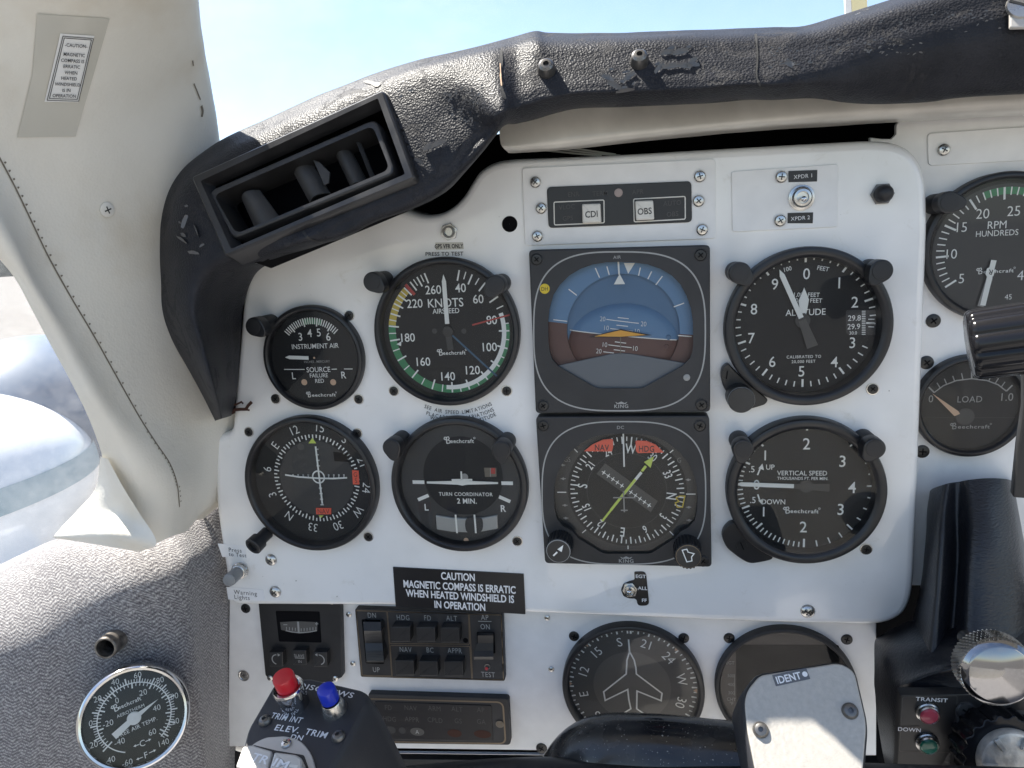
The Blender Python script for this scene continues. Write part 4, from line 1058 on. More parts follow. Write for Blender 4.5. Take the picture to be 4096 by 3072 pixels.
m.slab(rpoly(lug, 2.5), .02, 5, 'bezel_black', .5); m.build('lug', root); screw(root, f, 1106 + 1392 / 3, 553 + 770 / 3, 'slot', 5.0, .95)
m = MB(); c_ = f.t(1487, 935, 17); m.lathe([(kk(84), 4), (kk(86), 10), (kk(84), 16.4), (kk(80), 17), (.05, 17)], 'plastic_black', c_, 40); m.lathe([(kk(85), 16.3), (kk(82.5), 16.75)], 'mark_line', c_, 40); m.build('knob', root)

# ------------------------------------------------------------------ vertical speed indicator
f, root, face, Rm = dial('vertical_speed_indicator', 'black vertical speed gauge marked VERTICAL SPEED', 'vertical speed indicator', 1563, 1913, 908, 1214, bez=9.5, rim=5.8)
tx, ln, pg, kk = kit(f, face, (1659, 553), (1739, 1049))
c = f.t(243, 1487, Z1); cx, cy = c; Rt = kk(405)
def vs_t(deg_up, ln_, w):
    for sgn in (1, -1): face.tick(cx, cy, -90 + sgn * deg_up, Rt - kk(ln_), Rt, kk(w), Z1, 'mark_white')
for i in range(0, 21): vs_t(i * 4.5, 56 if i in (0, 20) else (50 if i in (5, 10) else 34), 12 if i in (5, 10, 20) else 8)
for i in range(1, 9): vs_t(90 + i * 11.2 if i < 8 else 180, 54 if i in (4, 8) else 40, 10 if i in (4, 8) else 8)
for s, x, y in (('2', 250, 1215), ('3', 483, 1328), ('4', 545, 1498), ('3', 471, 1640), ('2', 229, 1754)): tx(s, x, y, 74, wt=.006)
for s, x, y, h_ in (('1', -18, 1290, 66), ('1', -28, 1655, 66), ('.5', -105, 1380, 42), ('.5', -98, 1580, 42), ('0', -74, 1480, 66)): tx(s, x, y, h_)
tx('UP', 15, 1367, 34); tx('DOWN', 35, 1592, 34); tx('VERTICAL SPEED', 220, 1406, 31, wt=.004); tx('THOUSANDS FT. PER MIN.', 224, 1441, 20); face.logo(f.t(216, 1648, Z1), kk(42), Z1, 'mark_white', 0, kk(205))
ln([(-68, 1420), (-52, 1380)], 9); pg([(-36, 1345), (-62, 1376), (-26, 1388)], 'mark_white'); ln([(-66, 1545), (-55, 1580)], 9); pg([(-36, 1612), (-63, 1585), (-30, 1572)], 'mark_white')
face.build('dial', root)
m = MB(); hand(m, f, (-210, 1478), (168, 1492), kk(26), 3.6, 'needle_white', .1); m.line(f.t(170, 1492, 3.6), f.t(400, 1503, 3.6), kk(30), 3.5, 'dial_disc', kk(50)); m.disc(*c, kk(40), 3.4, 'dial_disc', 24); m.build('pointer', root)
f.b = (1106, 1106)
m = MB(); lug = [f.t(*v, 4) for v in ((1358, 160), (1372, 110), (1420, 60), (1500, 80), (1640, 200), (1700, 300), (1620, 320), (1540, 332), (1480, 300), (1390, 230))]
m.slab(rpoly(lug, 3), .02, 5, 'bezel_black', .5); m.build('lug', root); screw(root, f, 1106 + 1490 / 3, 1106 + 218 / 3, 'slot', 5.0, 1.0)

# ------------------------------------------------------------------ course deviation indicator (VOR)
f, root, face, Rm = dial('course_indicator', 'round course indicator with crossed white needles and orange flags', 'course indicator', 527, 816, 906, 1185, bez=8, rim=4.2)
tx, ln, pg, kk = kit(f, face, (553, 553), (686, 1032))
cc = f.t(392, 1441, Z1)
for i in range(72):
    a = i * 5 - 139; face.tick(*cc, a, kk(258 if i % 2 else 246), kk(278), kk(8), Z1, 'mark_white')
for i, s in enumerate(('N', '3', '6', 'E', '12', '15', 'S', '21', '24', 'W', '30', '33')):
    a = i * 30 - 139.5; r_ = kk(326); face.text(s, (cc[0] + r_ * sin(radians(a)), cc[1] + r_ * cos(radians(a))), kk(56), Z1, 'mark_white', -a, .9, -.006)
face.disc(*cc, kk(240), Z1 - .08, 'dial_disc', 64)
pg([(365, 1178), (340, 1214), (391, 1214)], 'lime', Z2); pg([(405, 1681), (438, 1681), (421, 1698)], 'lime', Z2)
face.poly(f.ts([(500, 1268), (605, 1280), (605, 1335), (508, 1330)], Z1), Z1, 'void_black'); face.disc(*f.t(290, 1236, Z1), kk(22), Z1, 'dial_grey', 20); tx('GPS', 305, 1355, 26, 'mark_faint'); tx('NAV', 303, 1298, 26, 'mark_faint')
p = f.t(405, 1432, Z2); face.path(circ(*p, kk(38), 32), kk(9), Z2, 'mark_white', True)
for i in (-5, -4, -3, -2, 2, 3, 4, 5):
    x = 405 + i * 33; ln([(x, 1416 + (i) * .6), (x, 1434 + i * .6)], 6); face.disc(*f.t(x, 1420, Z1), kk(6), Z1, 'mark_white', 8)
    y = 1432 + i * 36; ln([(400 + i * 3.5, y), (422 + i * 3.5, y)], 6)
face.build('dial', root)
m = MB(); z = 3.0
m.line(f.t(386, 1234, z), f.t(430, 1606, z), kk(11), z, 'needle_white'); m.path(f.ts([(188, 1418), (280, 1432), (400, 1440), (500, 1442), (590, 1437)], 3.3), kk(10), 3.3, 'needle_white'); m.build('needle', root)
for pts, s in (([(622, 1388), (664, 1392), (669, 1481), (628, 1480)], 'GS'), ([(388, 1633), (487, 1634), (486, 1674), (390, 1674)], 'NAV')):
    m = MB(); m.slab(f.ts(pts, 2.6), 2.2, 2.6, 'flag_red')
    if s == 'GS': m.text('G', f.t(644, 1416, 2.6), kk(32), 2.75, 'ink_black', 0, .8, -.01); m.text('S', f.t(649, 1455, 2.6), kk(32), 2.75, 'ink_black', 0, .8, -.01)
    else: m.text(s, f.t(438, 1653, 2.6), kk(34), 2.75, 'ink_black', 0, .8, -.01, 1.06)
    m.build('warning_flag', root)
m = MB(); pz = Vector((*f.l(545, 1182, 16), 16)); pb0 = Vector((*f.l(578, 1150, 3), 3)); m.X = zto(pb0, pz - pb0); Lk = (pz - pb0).length
m.lathe([(4.2, 0), (4.2, Lk * .5), (5.6, Lk * .55), (5.8, Lk - .6), (5.2, Lk), (3.4, Lk), (3.2, Lk - 2), (.05, Lk - 2)], 'rubber_black', n=32); m.build('knob', root)

# ------------------------------------------------------------------ turn coordinator
f, root, face, Rm = dial('turn_coordinator', 'dark grey turn coordinator with white wing bar and ball tube', 'turn coordinator', 843, 1140, 906, 1189, bez=7.5, rim=4.6)
tx, ln, pg, kk = kit(f, face, (553, 553), (992, 1047))
face.disc(*f.t(1318, 1482, Z1), Rm - 4.7, Z1 - .15, 'dial_disc', 72)
face.disc(*f.t(1340, 1425, Z1), kk(250), Z1 - .05, 'dial_black', 64)
for a_, b_, w in (((1015, 1465), (1091, 1466), 23), ((1590, 1472), (1665, 1473), 23), ((1050, 1580), (1118, 1551), 22), ((1575, 1560), (1648, 1592), 22)): ln([a_, b_], w)
tx('L', 1105, 1627, 44, wt=.02); tx('R', 1603, 1635, 44, wt=.02); tx('TURN COORDINATOR', 1358, 1543, 24, wt=.01, sp=1.1); tx('2 MIN.', 1366, 1587, 34, wt=.02, sp=1.05)
face.logo(f.t(1318, 1193, Z1), kk(42), Z1, 'mark_white', 0, kk(182)); face.disc(*f.t(1362, 1842, Z1), kk(16), Z1, 'mark_orange', 16)
face.poly(rpoly(f.ts([(1478, 1372), (1558, 1372), (1558, 1430), (1484, 1432)], Z1), .4), Z1, 'thread_dark'); pg([(1522, 1374), (1550, 1374), (1550, 1412), (1522, 1412)], 'arc_red', Z2); pg([(1516, 1374), (1522, 1374), (1522, 1430), (1516, 1430)], 'mark_dim', Z2)
face.build('dial', root)
m = MB(); z = 3.0
m.slab(f.ts([(1107, 1462), (1310, 1458), (1337, 1452), (1365, 1458), (1568, 1466), (1568, 1478), (1370, 1482), (1337, 1488), (1305, 1482), (1107, 1474)], z), z - .5, z, 'needle_white')
m.line(f.t(1268, 1451, z), f.t(1402, 1450, z), kk(12), z + .1, 'needle_white'); m.line(f.t(1330, 1395, z), f.t(1332, 1452, z), kk(10), z + .1, 'needle_white'); m.disc(*f.t(1352, 1432, z), kk(22), z - .1, 'mark_dim', 20); m.build('aircraft_bar', root)
m = MB(); top = [(1165, 1677), (1270, 1694), (1368, 1699), (1470, 1694), (1565, 1676)]; bot = [(1570, 1766), (1470, 1784), (1368, 1790), (1270, 1786), (1172, 1770)]
m.slab(rpoly(f.ts(top + bot, 2.5), .8), 1.9, 3.4, 'tube_glass', .7); m.build('ball_tube', root)
m = MB(); m.poly(smooth_closed(f.ts([(1366, 1700), (1412, 1697), (1460, 1697), (1472, 1740), (1460, 1783), (1412, 1789), (1368, 1788), (1355, 1742)], 3.5), 4), 3.55, 'dial_disc')
for x in (1298, 1420): m.path(f.ts([(x - 5, 1676), (x, 1730), (x + 5, 1796)], 3.7), kk(11), 3.75, 'needle_white')
m.build('slip_ball', root)

# ------------------------------------------------------------------ lower compass (RMI)
f, root, face, Rm = dial('compass_indicator', 'grey faced compass indicator with white airplane outline', 'compass indicator', 1217, 1515, 1347.5, 1627, h=-16, bez=7, rim=4.0)
tx, ln, pg, kk = kit(f, face, (1106, 1106), (1366, 1480))
cc = f.t(777, 1133, Z1)
face.disc(*cc, kk(395), Z1 - .12, 'dial_grey', 72); face.disc(*cc, kk(222), Z1 - .04, 'rmi_disc', 64)
for i in range(72):
    a = i * 5 - 193; mj = i % 2 == 0
    face.tick(*cc, a, kk(338 if mj else 348), kk(385), kk(9 if mj else 7), Z1, 'mark_white')
for i, s in enumerate(('N', '3', '6', 'E', '12', '15', 'S', '21', '24', 'W', '30', '33')):
    a = i * 30 - 193; r_ = kk(290); face.text(s, (cc[0] + r_ * sin(radians(a)), cc[1] + r_ * cos(radians(a))), kk(56), Z1, 'mark_white', -a, .95, -.004)
for a in (-90, -45, 45, 90):
    q = [(cc[0] + kk(r_) * sin(radians(a + d)), cc[1] + kk(r_) * cos(radians(a + d))) for r_, d in ((382, -3.5), (382, 3.5), (345, 0))]; face.poly(q, Z2, 'mark_orange')
face.tick(*cc, 0, kk(338), kk(395), kk(11), Z2, 'mark_white')
ap = [(755, 825), (762, 905), (745, 960), (740, 1050), (594, 1165), (604, 1221), (750, 1150), (757, 1215), (770, 1275), (715, 1310)]
ln(ap, 9, zz=2.3); ln([(762, 905), (792, 960), (803, 1010), (806, 1050), (972, 1175), (966, 1223), (810, 1160), (808, 1275), (880, 1325)], 9, zz=2.3)
face.build('dial', root)

# ------------------------------------------------------------------ exhaust temperature gauge
f, root, face, Rm = dial('temperature_gauge', 'brownish dark faced temperature gauge behind the silver grip plate', 'gauge', 1549, 1844, 1351, 1628, h=-16, bez=6, rim=3.2, bmat='frame_black', fmat='egt_face')
tx, ln, pg, kk = kit(f, face, (1106, 1106), (1697, 1485))
face.poly(rpoly(f.ts([(1450, 860), (2120, 860), (2120, 1500), (1455, 1500)], Z1), 2), Z1, 'void_black')
for s, x, y in (('EGT', 1415, 977), ('500', 1418, 1060), ('400', 1420, 1117), ('300', 1422, 1171), ('CHT', 1422, 1213), ('°F', 1422, 1240)): tx(s, x, y, 22, 'mark_dim', 0, .85, zz=Z2)
ln([(1442, 1050), (1443, 1190)], 3, 'mark_dim', Z2)
face.build('dial', root)

# ------------------------------------------------------------------ tachometer and load meter
f, root, face, Rm = dial('tachometer', 'black engine gauge marked RPM HUNDREDS with green arc', 'tachometer', 1998, 2332, 365, 706, h=-18, bez=7, rim=4.0)
tx, ln, pg, kk = kit(f, face, (1659, 0), (2165, 535)); cc = f.l(2167, 541, Z1)
face.disc(*cc, Rm - 4.4, Z1 - .12, 'dial_disc', 72)
for i in range(0, 46):
    a = -123 + i * 6.06 - 1; mj = i % 5 == 0
    face.tick(*cc, a, f.k(108 if mj else 117, 2165, 535), f.k(134, 2165, 535), f.k(4.4 if mj else 2.6, 2165, 535), Z1, 'mark_white')
face.arc(*cc, f.k(119, 2165, 535), f.k(134, 2165, 535), -3 - 18.5 + 0.5, 48, Z1 - .06, 'arc_green')
for s, x, y, h_ in (('20', 2123, 461, 22), ('25', 2190, 455, 22), ('15', 2078, 490, 22), ('10', 2056, 548, 22), ('5', 2077, 601, 22), ('45', 2178, 641, 12), ('40', 2212, 594, 22), ('30', 2238, 495, 22)): face.text(s, f.l(x, y, Z1), f.k(h_, 2165, 535), Z1, 'mark_white', 0, .92, -.004)
face.text('RPM', f.l(2154, 485, Z1), f.k(17, 2165, 535), Z1, 'mark_white', 0, .9); face.text('HUNDREDS', f.l(2154, 503, Z1), f.k(13, 2165, 535), Z1, 'mark_white', 0, .9)
face.logo(f.l(2150, 584, Z1), f.k(13, 2165, 535), Z1, 'mark_white', 0, f.k(74, 2165, 535)); face.build('dial', root)
m = MB(); m.line(f.l(2118, 662, 3), f.l(2138, 600, 3), f.k(13, 2165, 535), 3, 'mark_dim'); m.line(f.l(2123, 660, 3.4), f.l(2147, 562, 3.4), f.k(11, 2165, 535), 3.4, 'needle_white')
q = f.l(2139, 588, 3.5); m.poly([(q[0] + f.k(r_, 2165, 535) * cos(radians(a)), q[1] + f.k(r_, 2165, 535) * sin(radians(a))) for a, r_ in ((20, 10), (75, 14), (130, 11), (200, 10), (255, 14), (310, 11))], 3.5, 'needle_white'); m.text('R', q, f.k(11, 2165, 535), 3.65, 'ink_black', 168, 1.0, .01); m.build('pointer', root)

f, root, face, Rm = dial('load_meter', 'small dark gauge marked LOAD with pale needle at zero', 'gauge', 1981, 2212, 761, 994, h=-18, bez=6, rim=3.6)
K2 = f.k(1, 2096, 877); cc = f.l(2098, 912, Z1)
face.path([f.l(2018, 848, Z1), f.l(2038, 833, Z1), f.l(2066, 822, Z1), f.l(2099, 818, Z1), f.l(2132, 822, Z1), f.l(2156, 831, Z1), f.l(2174, 845, Z1)], 2.4 * K2, Z1, 'mark_dim')
for a_, b_ in (((2018, 848), (2006, 836)), ((2031, 838), (2024, 827)), ((2045, 830), (2040, 818)), ((2062, 823), (2058, 812)), ((2080, 819), (2077, 806)), ((2099, 818), (2099, 800)), ((2118, 820), (2121, 808)), ((2136, 823), (2141, 811)), ((2150, 828), (2157, 817)), ((2163, 836), (2171, 825)), ((2174, 845), (2187, 832))):
    face.line(f.l(*a_, Z1), f.l(*b_, Z1), (3 if a_[0] in (2018, 2099, 2174) else 2) * K2, Z1, 'mark_dim')
for s, x, y, h_ in (('0', 2011, 861, 16), ('LOAD', 2095, 862, 14), ('1.0', 2176, 857, 17)): face.text(s, f.l(x, y, Z1), h_ * K2, Z1, 'mark_dim', 0, .9, .0, 1.06)
face.logo(f.l(2096, 920, Z1), 13 * K2, Z1, 'mark_dim', 0, 76 * K2); face.line(f.l(1995, 902, Z1), f.l(2205, 902, Z1), .8 * K2, Z1 - .05, 'dial_disc'); face.build('dial', root)
m = MB(); m.slab([f.l(2014, 850, 3), f.l(2070, 888, 3), f.l(2074, 894, 3), f.l(2062, 899, 3)], 2.7, 3, 'mark_orange'); m.disc(*f.l(2085, 900, 2.6), 18 * K2, 2.6, 'dial_disc', 24); m.build('pointer', root)

# ------------------------------------------------------------------ post lamps
post_lamp(548, 706, (12, 10), 'black post lamp above the INSTRUMENT AIR gauge')
post_lamp(804, 609, (20, 18), 'black post lamp at the yellow arc of the airspeed gauge')
post_lamp(1069, 616, (-8, 10), 'black post lamp over the 60 of the airspeed gauge')
post_lamp(845, 968, (2, 12), 'black post lamp on the L side of the turn coordinator')
post_lamp(1082, 973, (-1, 12), 'black post lamp between turn coordinator and square compass')
post_lamp(1599, 590, (12, 12), 'black post lamp by the 9 of the altimeter')
post_lamp(1905, 585, (-8, 12), 'black post lamp by the 1 of the altimeter')
post_lamp(1606, 972, (-2, 12), 'black post lamp by the UP mark of the vertical speed gauge')
post_lamp(1890, 970, (-8, 12), 'black post lamp by the 3 of the vertical speed gauge')
post_lamp(2052, 437, (16, 2), 'black post lamp beside the RPM gauge', -18)

# ================================================================== SWITCHES, PLATES, PLACARDS
def panel_thing(name, label, cat, px, py, h=0.0, base=(0, 0), q=3.0, group=None):
    f = panel_frame(px, py, h); f.b = base; f.q = q
    return f, thing(name, label, cat, f, group), f.k(1 / q, px, py)
# annunciator plate with CDI and OBS keys
f, root, K = panel_thing('annunciator_plate', 'white plate with black annunciator display and CDI and OBS keys', 'annunciator', 1337, 440, 0, (1106, 0))
m = MB(); m.slab(rpoly(f.ts([(65, 1090), (1318, 1030), (1322, 1545), (85, 1592)], 1), [2.2] * 4), .05, 1.1, 'white_satin', .25); m.build('plate', root)
m = MB(); z = 2.0
bx = rpoly(f.ts([(225, 1212), (1163, 1173), (1167, 1440), (236, 1478)], z), 2.6)
m.slab(bx, 1.1, z, 'label_black', .3)
for s, x, y in (('ENR', 400, 1258), ('TERM', 570, 1251), ('APR', 815, 1242), ('VLOC', 355, 1340), ('GPS', 362, 1413), ('AUTO', 1038, 1315), ('OBS', 1040, 1386)):
    m.text(s, f.t(x, y, z), 31 * K, z + .12, 'mark_faint', 1, .95, .005, 1.05)
for q in ([(272, 1310), (596, 1296), (598, 1444), (275, 1458)], [(788, 1290), (1122, 1273), (1123, 1420), (792, 1438)]): m.path(rpoly(f.ts(q, z), .9), 7 * K, z + .15, 'cap_white', True)
m.build('display', root)
m = MB(); m.lathe([(28 * K, z + .05), (26 * K, z + .3), (.05, z + .35)], 'lens_pink', f.t(690, 1249, z), 24); m.build('lamp', root)
for s, q in (('CDI', [(452, 1322), (572, 1318), (578, 1440), (456, 1446)]), ('OBS', [(797, 1302), (915, 1297), (923, 1422), (803, 1428)])):
    m = MB(); zz = 6.0; p = f.ts(q, zz); m.slab(rpoly(p, .9), z, zz, 'cap_white', .8); c_ = [sum(a[i] for a in p) / 4 for i in (0, 1)]
    m.text(s, (c_[0], c_[1] - .4), 42 * K, zz + .1, 'ink_black', 1.5, .88, .012); m.build('button', root)
for x, y in ((153, 1182), (1217, 1144), (166, 1531), (1232, 1489)): screw(root, f, 1106 + x / 3, y / 3, 'pan', 1.1, 1.05)
for x, y in ((190, 1350), (1209, 1303)): screw(root, f, 1106 + x / 3, y / 3, 'pan', 1.1, 1.05)
# transponder plate
f, root, K = panel_thing('transponder_plate', 'white plate with transponder toggle between XPDR 1 and XPDR 2 labels', 'switch plate', 1695, 428, 0, (1659, 0))
m = MB(); m.slab(rpoly(f.ts([(-237, 1112), (455, 1064), (450, 1470), (-230, 1503)], .8), [1.6] * 4), .05, .9, 'white_satin', .2); m.build('plate', root)
for s, q in (('XPDR 1', [(133, 1108), (320, 1101), (318, 1176), (133, 1181)]), ('XPDR 2', [(128, 1380), (293, 1376), (290, 1447), (127, 1447)])):
    m = MB(); p = f.ts(q, 1.2); m.slab(p, .92, 1.2, 'label_black'); m.text(s, (sum(a[0] for a in p) / 4, sum(a[1] for a in p) / 4), 26 * K, 1.3, 'label_white', 2, .95, .0, 1.08); m.build('label', root)
for x, y in ((86, 1147), (78, 1430)): screw(root, f, 1659 + x / 3, y / 3, 'pan', .9, 1.05)
def toggle(root, f, px, py, tip, z0, r, hexnut=False, L_=11):
    c_ = f.l(px, py, z0 + 1); m = MB()
    if hexnut: m.slab([(c_[0] + r * 1.12 * cos(radians(60 * i + 10)), c_[1] + r * 1.12 * sin(radians(60 * i + 10))) for i in range(6)], z0, z0 + 1.8, 'steel', .3)
    else: m.lathe([(r * 1.15, z0 + .02), (r * 1.15, z0 + .8), (r, z0 + 1.0), (r, z0 + 1.8), (r * .9, z0 + 2.0)], 'steel', c_, 32)
    m.lathe([(r * .78, z0 + 1.7), (r * .76, z0 + 3.6), (r * .55, z0 + 3.8), (r * .5, z0 + 2.2), (.05, z0 + 2.2)], 'steel', c_, 28); m.build('nut', root)
    m = MB(); a = Vector((*c_, z0 + 2.2)); b = Vector((*f.l(*tip, z0 + L_), z0 + L_)); m.X = zto(a, b - a); LL = (b - a).length
    m.lathe([(.9, 0), (1.15, LL * .7), (1.45, LL * .9), (1.3, LL * .98), (.7, LL + .3), (.02, LL + .4)], 'chrome', n=20); m.build('lever', root)
toggle(root, f, 1732, 427, (1737, 430), .9, 5.6)
# push button, press to test
f, root, K = panel_thing('push_button', 'small black push button right of the transponder plate', 'push button', 1905, 419, 0)
m = MB(); m.slab([(5.6 * cos(radians(60 * i)), 5.6 * sin(radians(60 * i))) for i in range(6)], .02, 1.8, 'steel_dark', .3); m.build('nut', root)
m = MB(); m.lathe([(4.4, 1.8), (4.3, 4.5), (3.4, 6.2), (1.8, 7.2), (.05, 7.4)], 'rubber_black', n=28); m.build('cap', root)
f, root, K = panel_thing('test_socket', 'small steel press to test socket above the airspeed gauge', 'socket', 971, 501, 0)
m = MB(); m.slab([(4.9 * cos(radians(60 * i + 15)), 4.9 * sin(radians(60 * i + 15))) for i in range(6)], .02, 1.6, 'steel', .3); m.lathe([(3.4, 1.6), (3.4, 3.2), (2.4, 3.2), (2.2, .6), (.05, .6)], 'steel_dark', n=24); m.build('nut', root)
def placard(name, label, px, py, quad, lines, bg, ink, h=0.0, hgt=.2, rr=.3, base=(0, 0), q=1.0, wt=.01, sx=.95, sp=1.0, border=None, shearfit=True):
    f, root, K = panel_thing(name, label, 'placard', px, py, h, base, q)
    m = MB(); p = f.ts(quad, hgt)
    if bg: m.slab(rpoly(p, rr), .04, hgt, bg)
    u = (Vector(p[1]) - Vector(p[0])); rot = math.degrees(atan2(u.y, u.x))
    for s, x, y, hh in lines: m.text(s, f.t(x, y, hgt), hh * K, hgt + .1, ink, rot, sx, wt, sp)
    m.build('plate' if bg else 'lettering', root); return f, root
placard('placard', 'tiny black lettered strip GPS VFR ONLY', 970, 531, [(940, 524), (1000, 523), (1002, 538), (942, 540)], [('GPS VFR ONLY', 970, 531.5, 9.5)], 'tape', 'ink_black', wt=.03, sx=.72, sp=1.04)
placard('placard', 'black PRESS TO TEST lettering on bare white enamel', 960, 548, [(920, 541), (1000, 540), (1000, 555), (920, 556)], [('PRESS TO TEST', 960, 548, 8.5)], None, 'ink_black', wt=.012, sx=1.05, sp=1.06)
placard('placard', 'large black CAUTION placard about the magnetic compass', 992, 1276, [(848.7, 1225), (1131, 1240), (1135, 1327), (854.7, 1310)],
        [('CAUTION', 989, 1245, 16), ('MAGNETIC COMPASS IS ERRATIC', 991, 1267, 16), ('WHEN HEATED WINDSHIELD IS', 992, 1287, 16), ('IN OPERATION', 993, 1308, 16)], 'label_black', 'label_white', hgt=.7, wt=.024, sx=.70)
placard('label_strip', 'white Press to Test label above the grey lamp', 505, 1192, [(470, 1174), (530, 1179), (532, 1204), (480, 1203)], [('Press', 508, 1188, 9), ('to Test', 513, 1198, 8.5)], 'label_white', 'ink_black', sp=1.15, wt=.0)
placard('label_strip', 'white Warning Lights label below the grey lamp', 530, 1284, [(489, 1268), (568, 1274), (573, 1298), (493, 1295)], [('Warning', 530, 1280, 9.5), ('Lights', 523, 1290, 9.5)], 'label_white', 'ink_black', sp=1.15, wt=.0)
# grey press-to-test lamp
f, root, K = panel_thing('test_lamp', 'frosted grey test lamp between two white labels', 'lamp', 519, 1232, 0)
P0 = Vector((*f.l(519, 1232, 1), 1)); P1 = Vector((*f.l(494, 1254, 19), 19))
m = MB(); m.X = zto(P0, P1 - P0); LL = (P1 - P0).length; m.lathe([(5.4, -1), (5.4, 1.5), (5.0, 2), (4.7, 5), (4.2, 5.2)], 'steel', n=28); m.build('collar', root)
m = MB(); m.X = zto(P0, P1 - P0); m.lathe([(4.1, 4), (4.3, LL - 2), (3.9, LL - .4), (2.6, LL + .1), (.05, LL + .3)], 'lamp_grey', n=28); m.build('lens', root)
# EGT / ALL / FF selector
f, root, K = panel_thing('selector_switch', 'small toggle on black strip marked EGT ALL FF', 'toggle switch', 1372, 1272, 0, (1106, 1106))
m = MB(); p = f.ts([(792, 388), (868, 385), (890, 606), (814, 608), (806, 560), (762, 562), (722, 545), (706, 505), (722, 465), (762, 448), (795, 440)], .5)
m.slab(rpoly(p, [1, 1, 1, 1, .8, 3, 3, 3, 3, 3, .8]), .04, .5, 'label_black')
for s, x, y in (('EGT', 835, 416), ('ALL', 846, 493), ('FF', 858, 571)): m.text(s, f.t(x, y, .5), 22 * K, .6, 'label_white', 0, 1.1, .02)
m.build('plate', root); toggle(root, f, 1361, 1274, (1359, 1279), .5, 4.2, True, 10)

# ---- slaving unit
f, root, K = panel_thing('slaving_unit', 'black slaving control unit with curved meter and three keys', 'control unit', 650, 1395, -16, (553, 1106))
m = MB(); zt = 5.0; q = f.ts([(10, 540), (545, 560), (560, 1070), (490, 1105), (110, 1105), (60, 1060)], zt); m.slab(rpoly(q, 1.2), .02, zt, 'plastic_black', .4); m.build('case', root)
m = MB(); w_ = f.ts([(128, 640), (412, 645), (425, 845), (150, 838)], zt); m.slab(rpoly(w_, 1), zt, zt + .25, 'void_black')
w2 = f.ts([(158, 712), (270, 706), (400, 712), (398, 768), (280, 785), (165, 762)], zt); m.poly(w2, zt + .4, 'dial_grey')
for i in range(11):
    x = 200 + i * 19; y = 772 - abs(i - 5) * 2.0; m.line(f.t(x, y - 20, zt), f.t(x, y, zt), 4 * K, zt + .5, 'mark_dim')
m.path(f.ts([(195, 766), (235, 775), (290, 780), (350, 775), (396, 766)], zt), 6 * K, zt + .5, 'mark_dim'); m.line(f.t(275, 708, zt), f.t(280, 778, zt), 12 * K, zt + .65, 'mark_dim')
m.line(f.t(180, 728, zt), f.t(205, 728, zt), 5 * K, zt + .5, 'mark_dim'); m.line(f.t(385, 722, zt), f.t(405, 722, zt), 5 * K, zt + .5, 'mark_dim'); m.line(f.t(395, 712, zt), f.t(395, 732, zt), 5 * K, zt + .5, 'mark_dim'); m.build('meter', root)
for i, (x, y) in enumerate(((130, 955), (282, 945), (417, 957))):
    m = MB(); zz = zt + 5; b_ = f.ts([(x - 46, y - 48), (x + 42, y - 48), (x + 46, y + 46), (x - 42, y + 48)], zz); m.slab(rpoly(b_, .6), zt, zz, 'plastic_black', .4)
    c_ = f.t(x, y, zz)
    if i == 1: m.text('SLAVE', (c_[0], c_[1] + 14 * K), 19 * K, zz + .1, 'mark_dim', 0, .9, .0); m.text('IN', (c_[0], c_[1] - 22 * K), 18 * K, zz + .1, 'mark_dim', 0, .9, .0); m.line(f.t(x - 30, y - 0, zz), f.t(x + 32, y + 2, zz), 4 * K, zz + .1, 'mark_dim')
    else:
        s_ = -1 if i == 0 else 1; m.path([(c_[0] + s_ * (30 * K * cos(radians(a)) - 6 * K), c_[1] + 30 * K * sin(radians(a))) for a in range(-75, 100, 15)], 6 * K, zz + .1, 'mark_dim')
        e = (c_[0] + s_ * (-14 * K), c_[1] + 30 * K); m.poly([(e[0], e[1] + 10 * K), (e[0], e[1] - 10 * K), (e[0] - s_ * 16 * K, e[1])], zz + .12, 'mark_dim')
    m.build('button', root)
for x, y in ((92, 1075), (515, 1078), (40, 572), (490, 580)): screw(root, f, 553 + x / 3, 1106 + y / 3, 'mini', zt, 1.1)

# ---- autopilot mode controller
f, root, K = panel_thing('mode_controller', 'black autopilot controller with six keys and two rockers', 'autopilot controller', 928, 1392, -16, (553, 1106))
m = MB(); zt = 5.0; q = f.ts([(640, 627), (1598, 660), (1613, 1097), (678, 1070)], zt); q = rpoly(q, 1.6); m.slab(q, .02, zt, 'frame_black', .4)
m.path(inset(q, .9), 5 * K, zt + .12, 'brass_edge', True)
def rr_(pts): m.path(rpoly(f.ts(pts, zt), .7), 5 * K, zt + .12, 'brass_edge', True)
rr_([(650, 640), (848, 645), (880, 1062), (690, 1056)]); rr_([(852, 645), (1378, 660), (1384, 856), (868, 852)]); rr_([(870, 864), (1386, 870), (1398, 1082), (884, 1072)]); rr_([(1382, 660), (1590, 666), (1604, 1090), (1404, 1084)])
for s, x, y in (('DN', 751, 668), ('UP', 780, 1020), ('HDG', 953, 682), ('FD', 1112, 685), ('ALT', 1268, 687), ('NAV', 970, 890), ('BC', 1128, 893), ('APPR', 1288, 897), ('AP', 1482, 681), ('ON', 1485, 742), ('TEST', 1504, 1052)):
    m.text(s, f.t(x, y, zt), 34 * K, zt + .12, 'mark_line', 0, .74, .0, 1.12)
m.line(f.t(1440, 707, zt), f.t(1526, 709, zt), 4 * K, zt + .12, 'mark_line')
for pts in ([(684, 695), (805, 698), (832, 985), (712, 980)], [(1430, 778), (1545, 778), (1552, 915), (1438, 925)]): m.poly(rpoly(f.ts(pts, zt), .8), zt + .1, 'void_black')
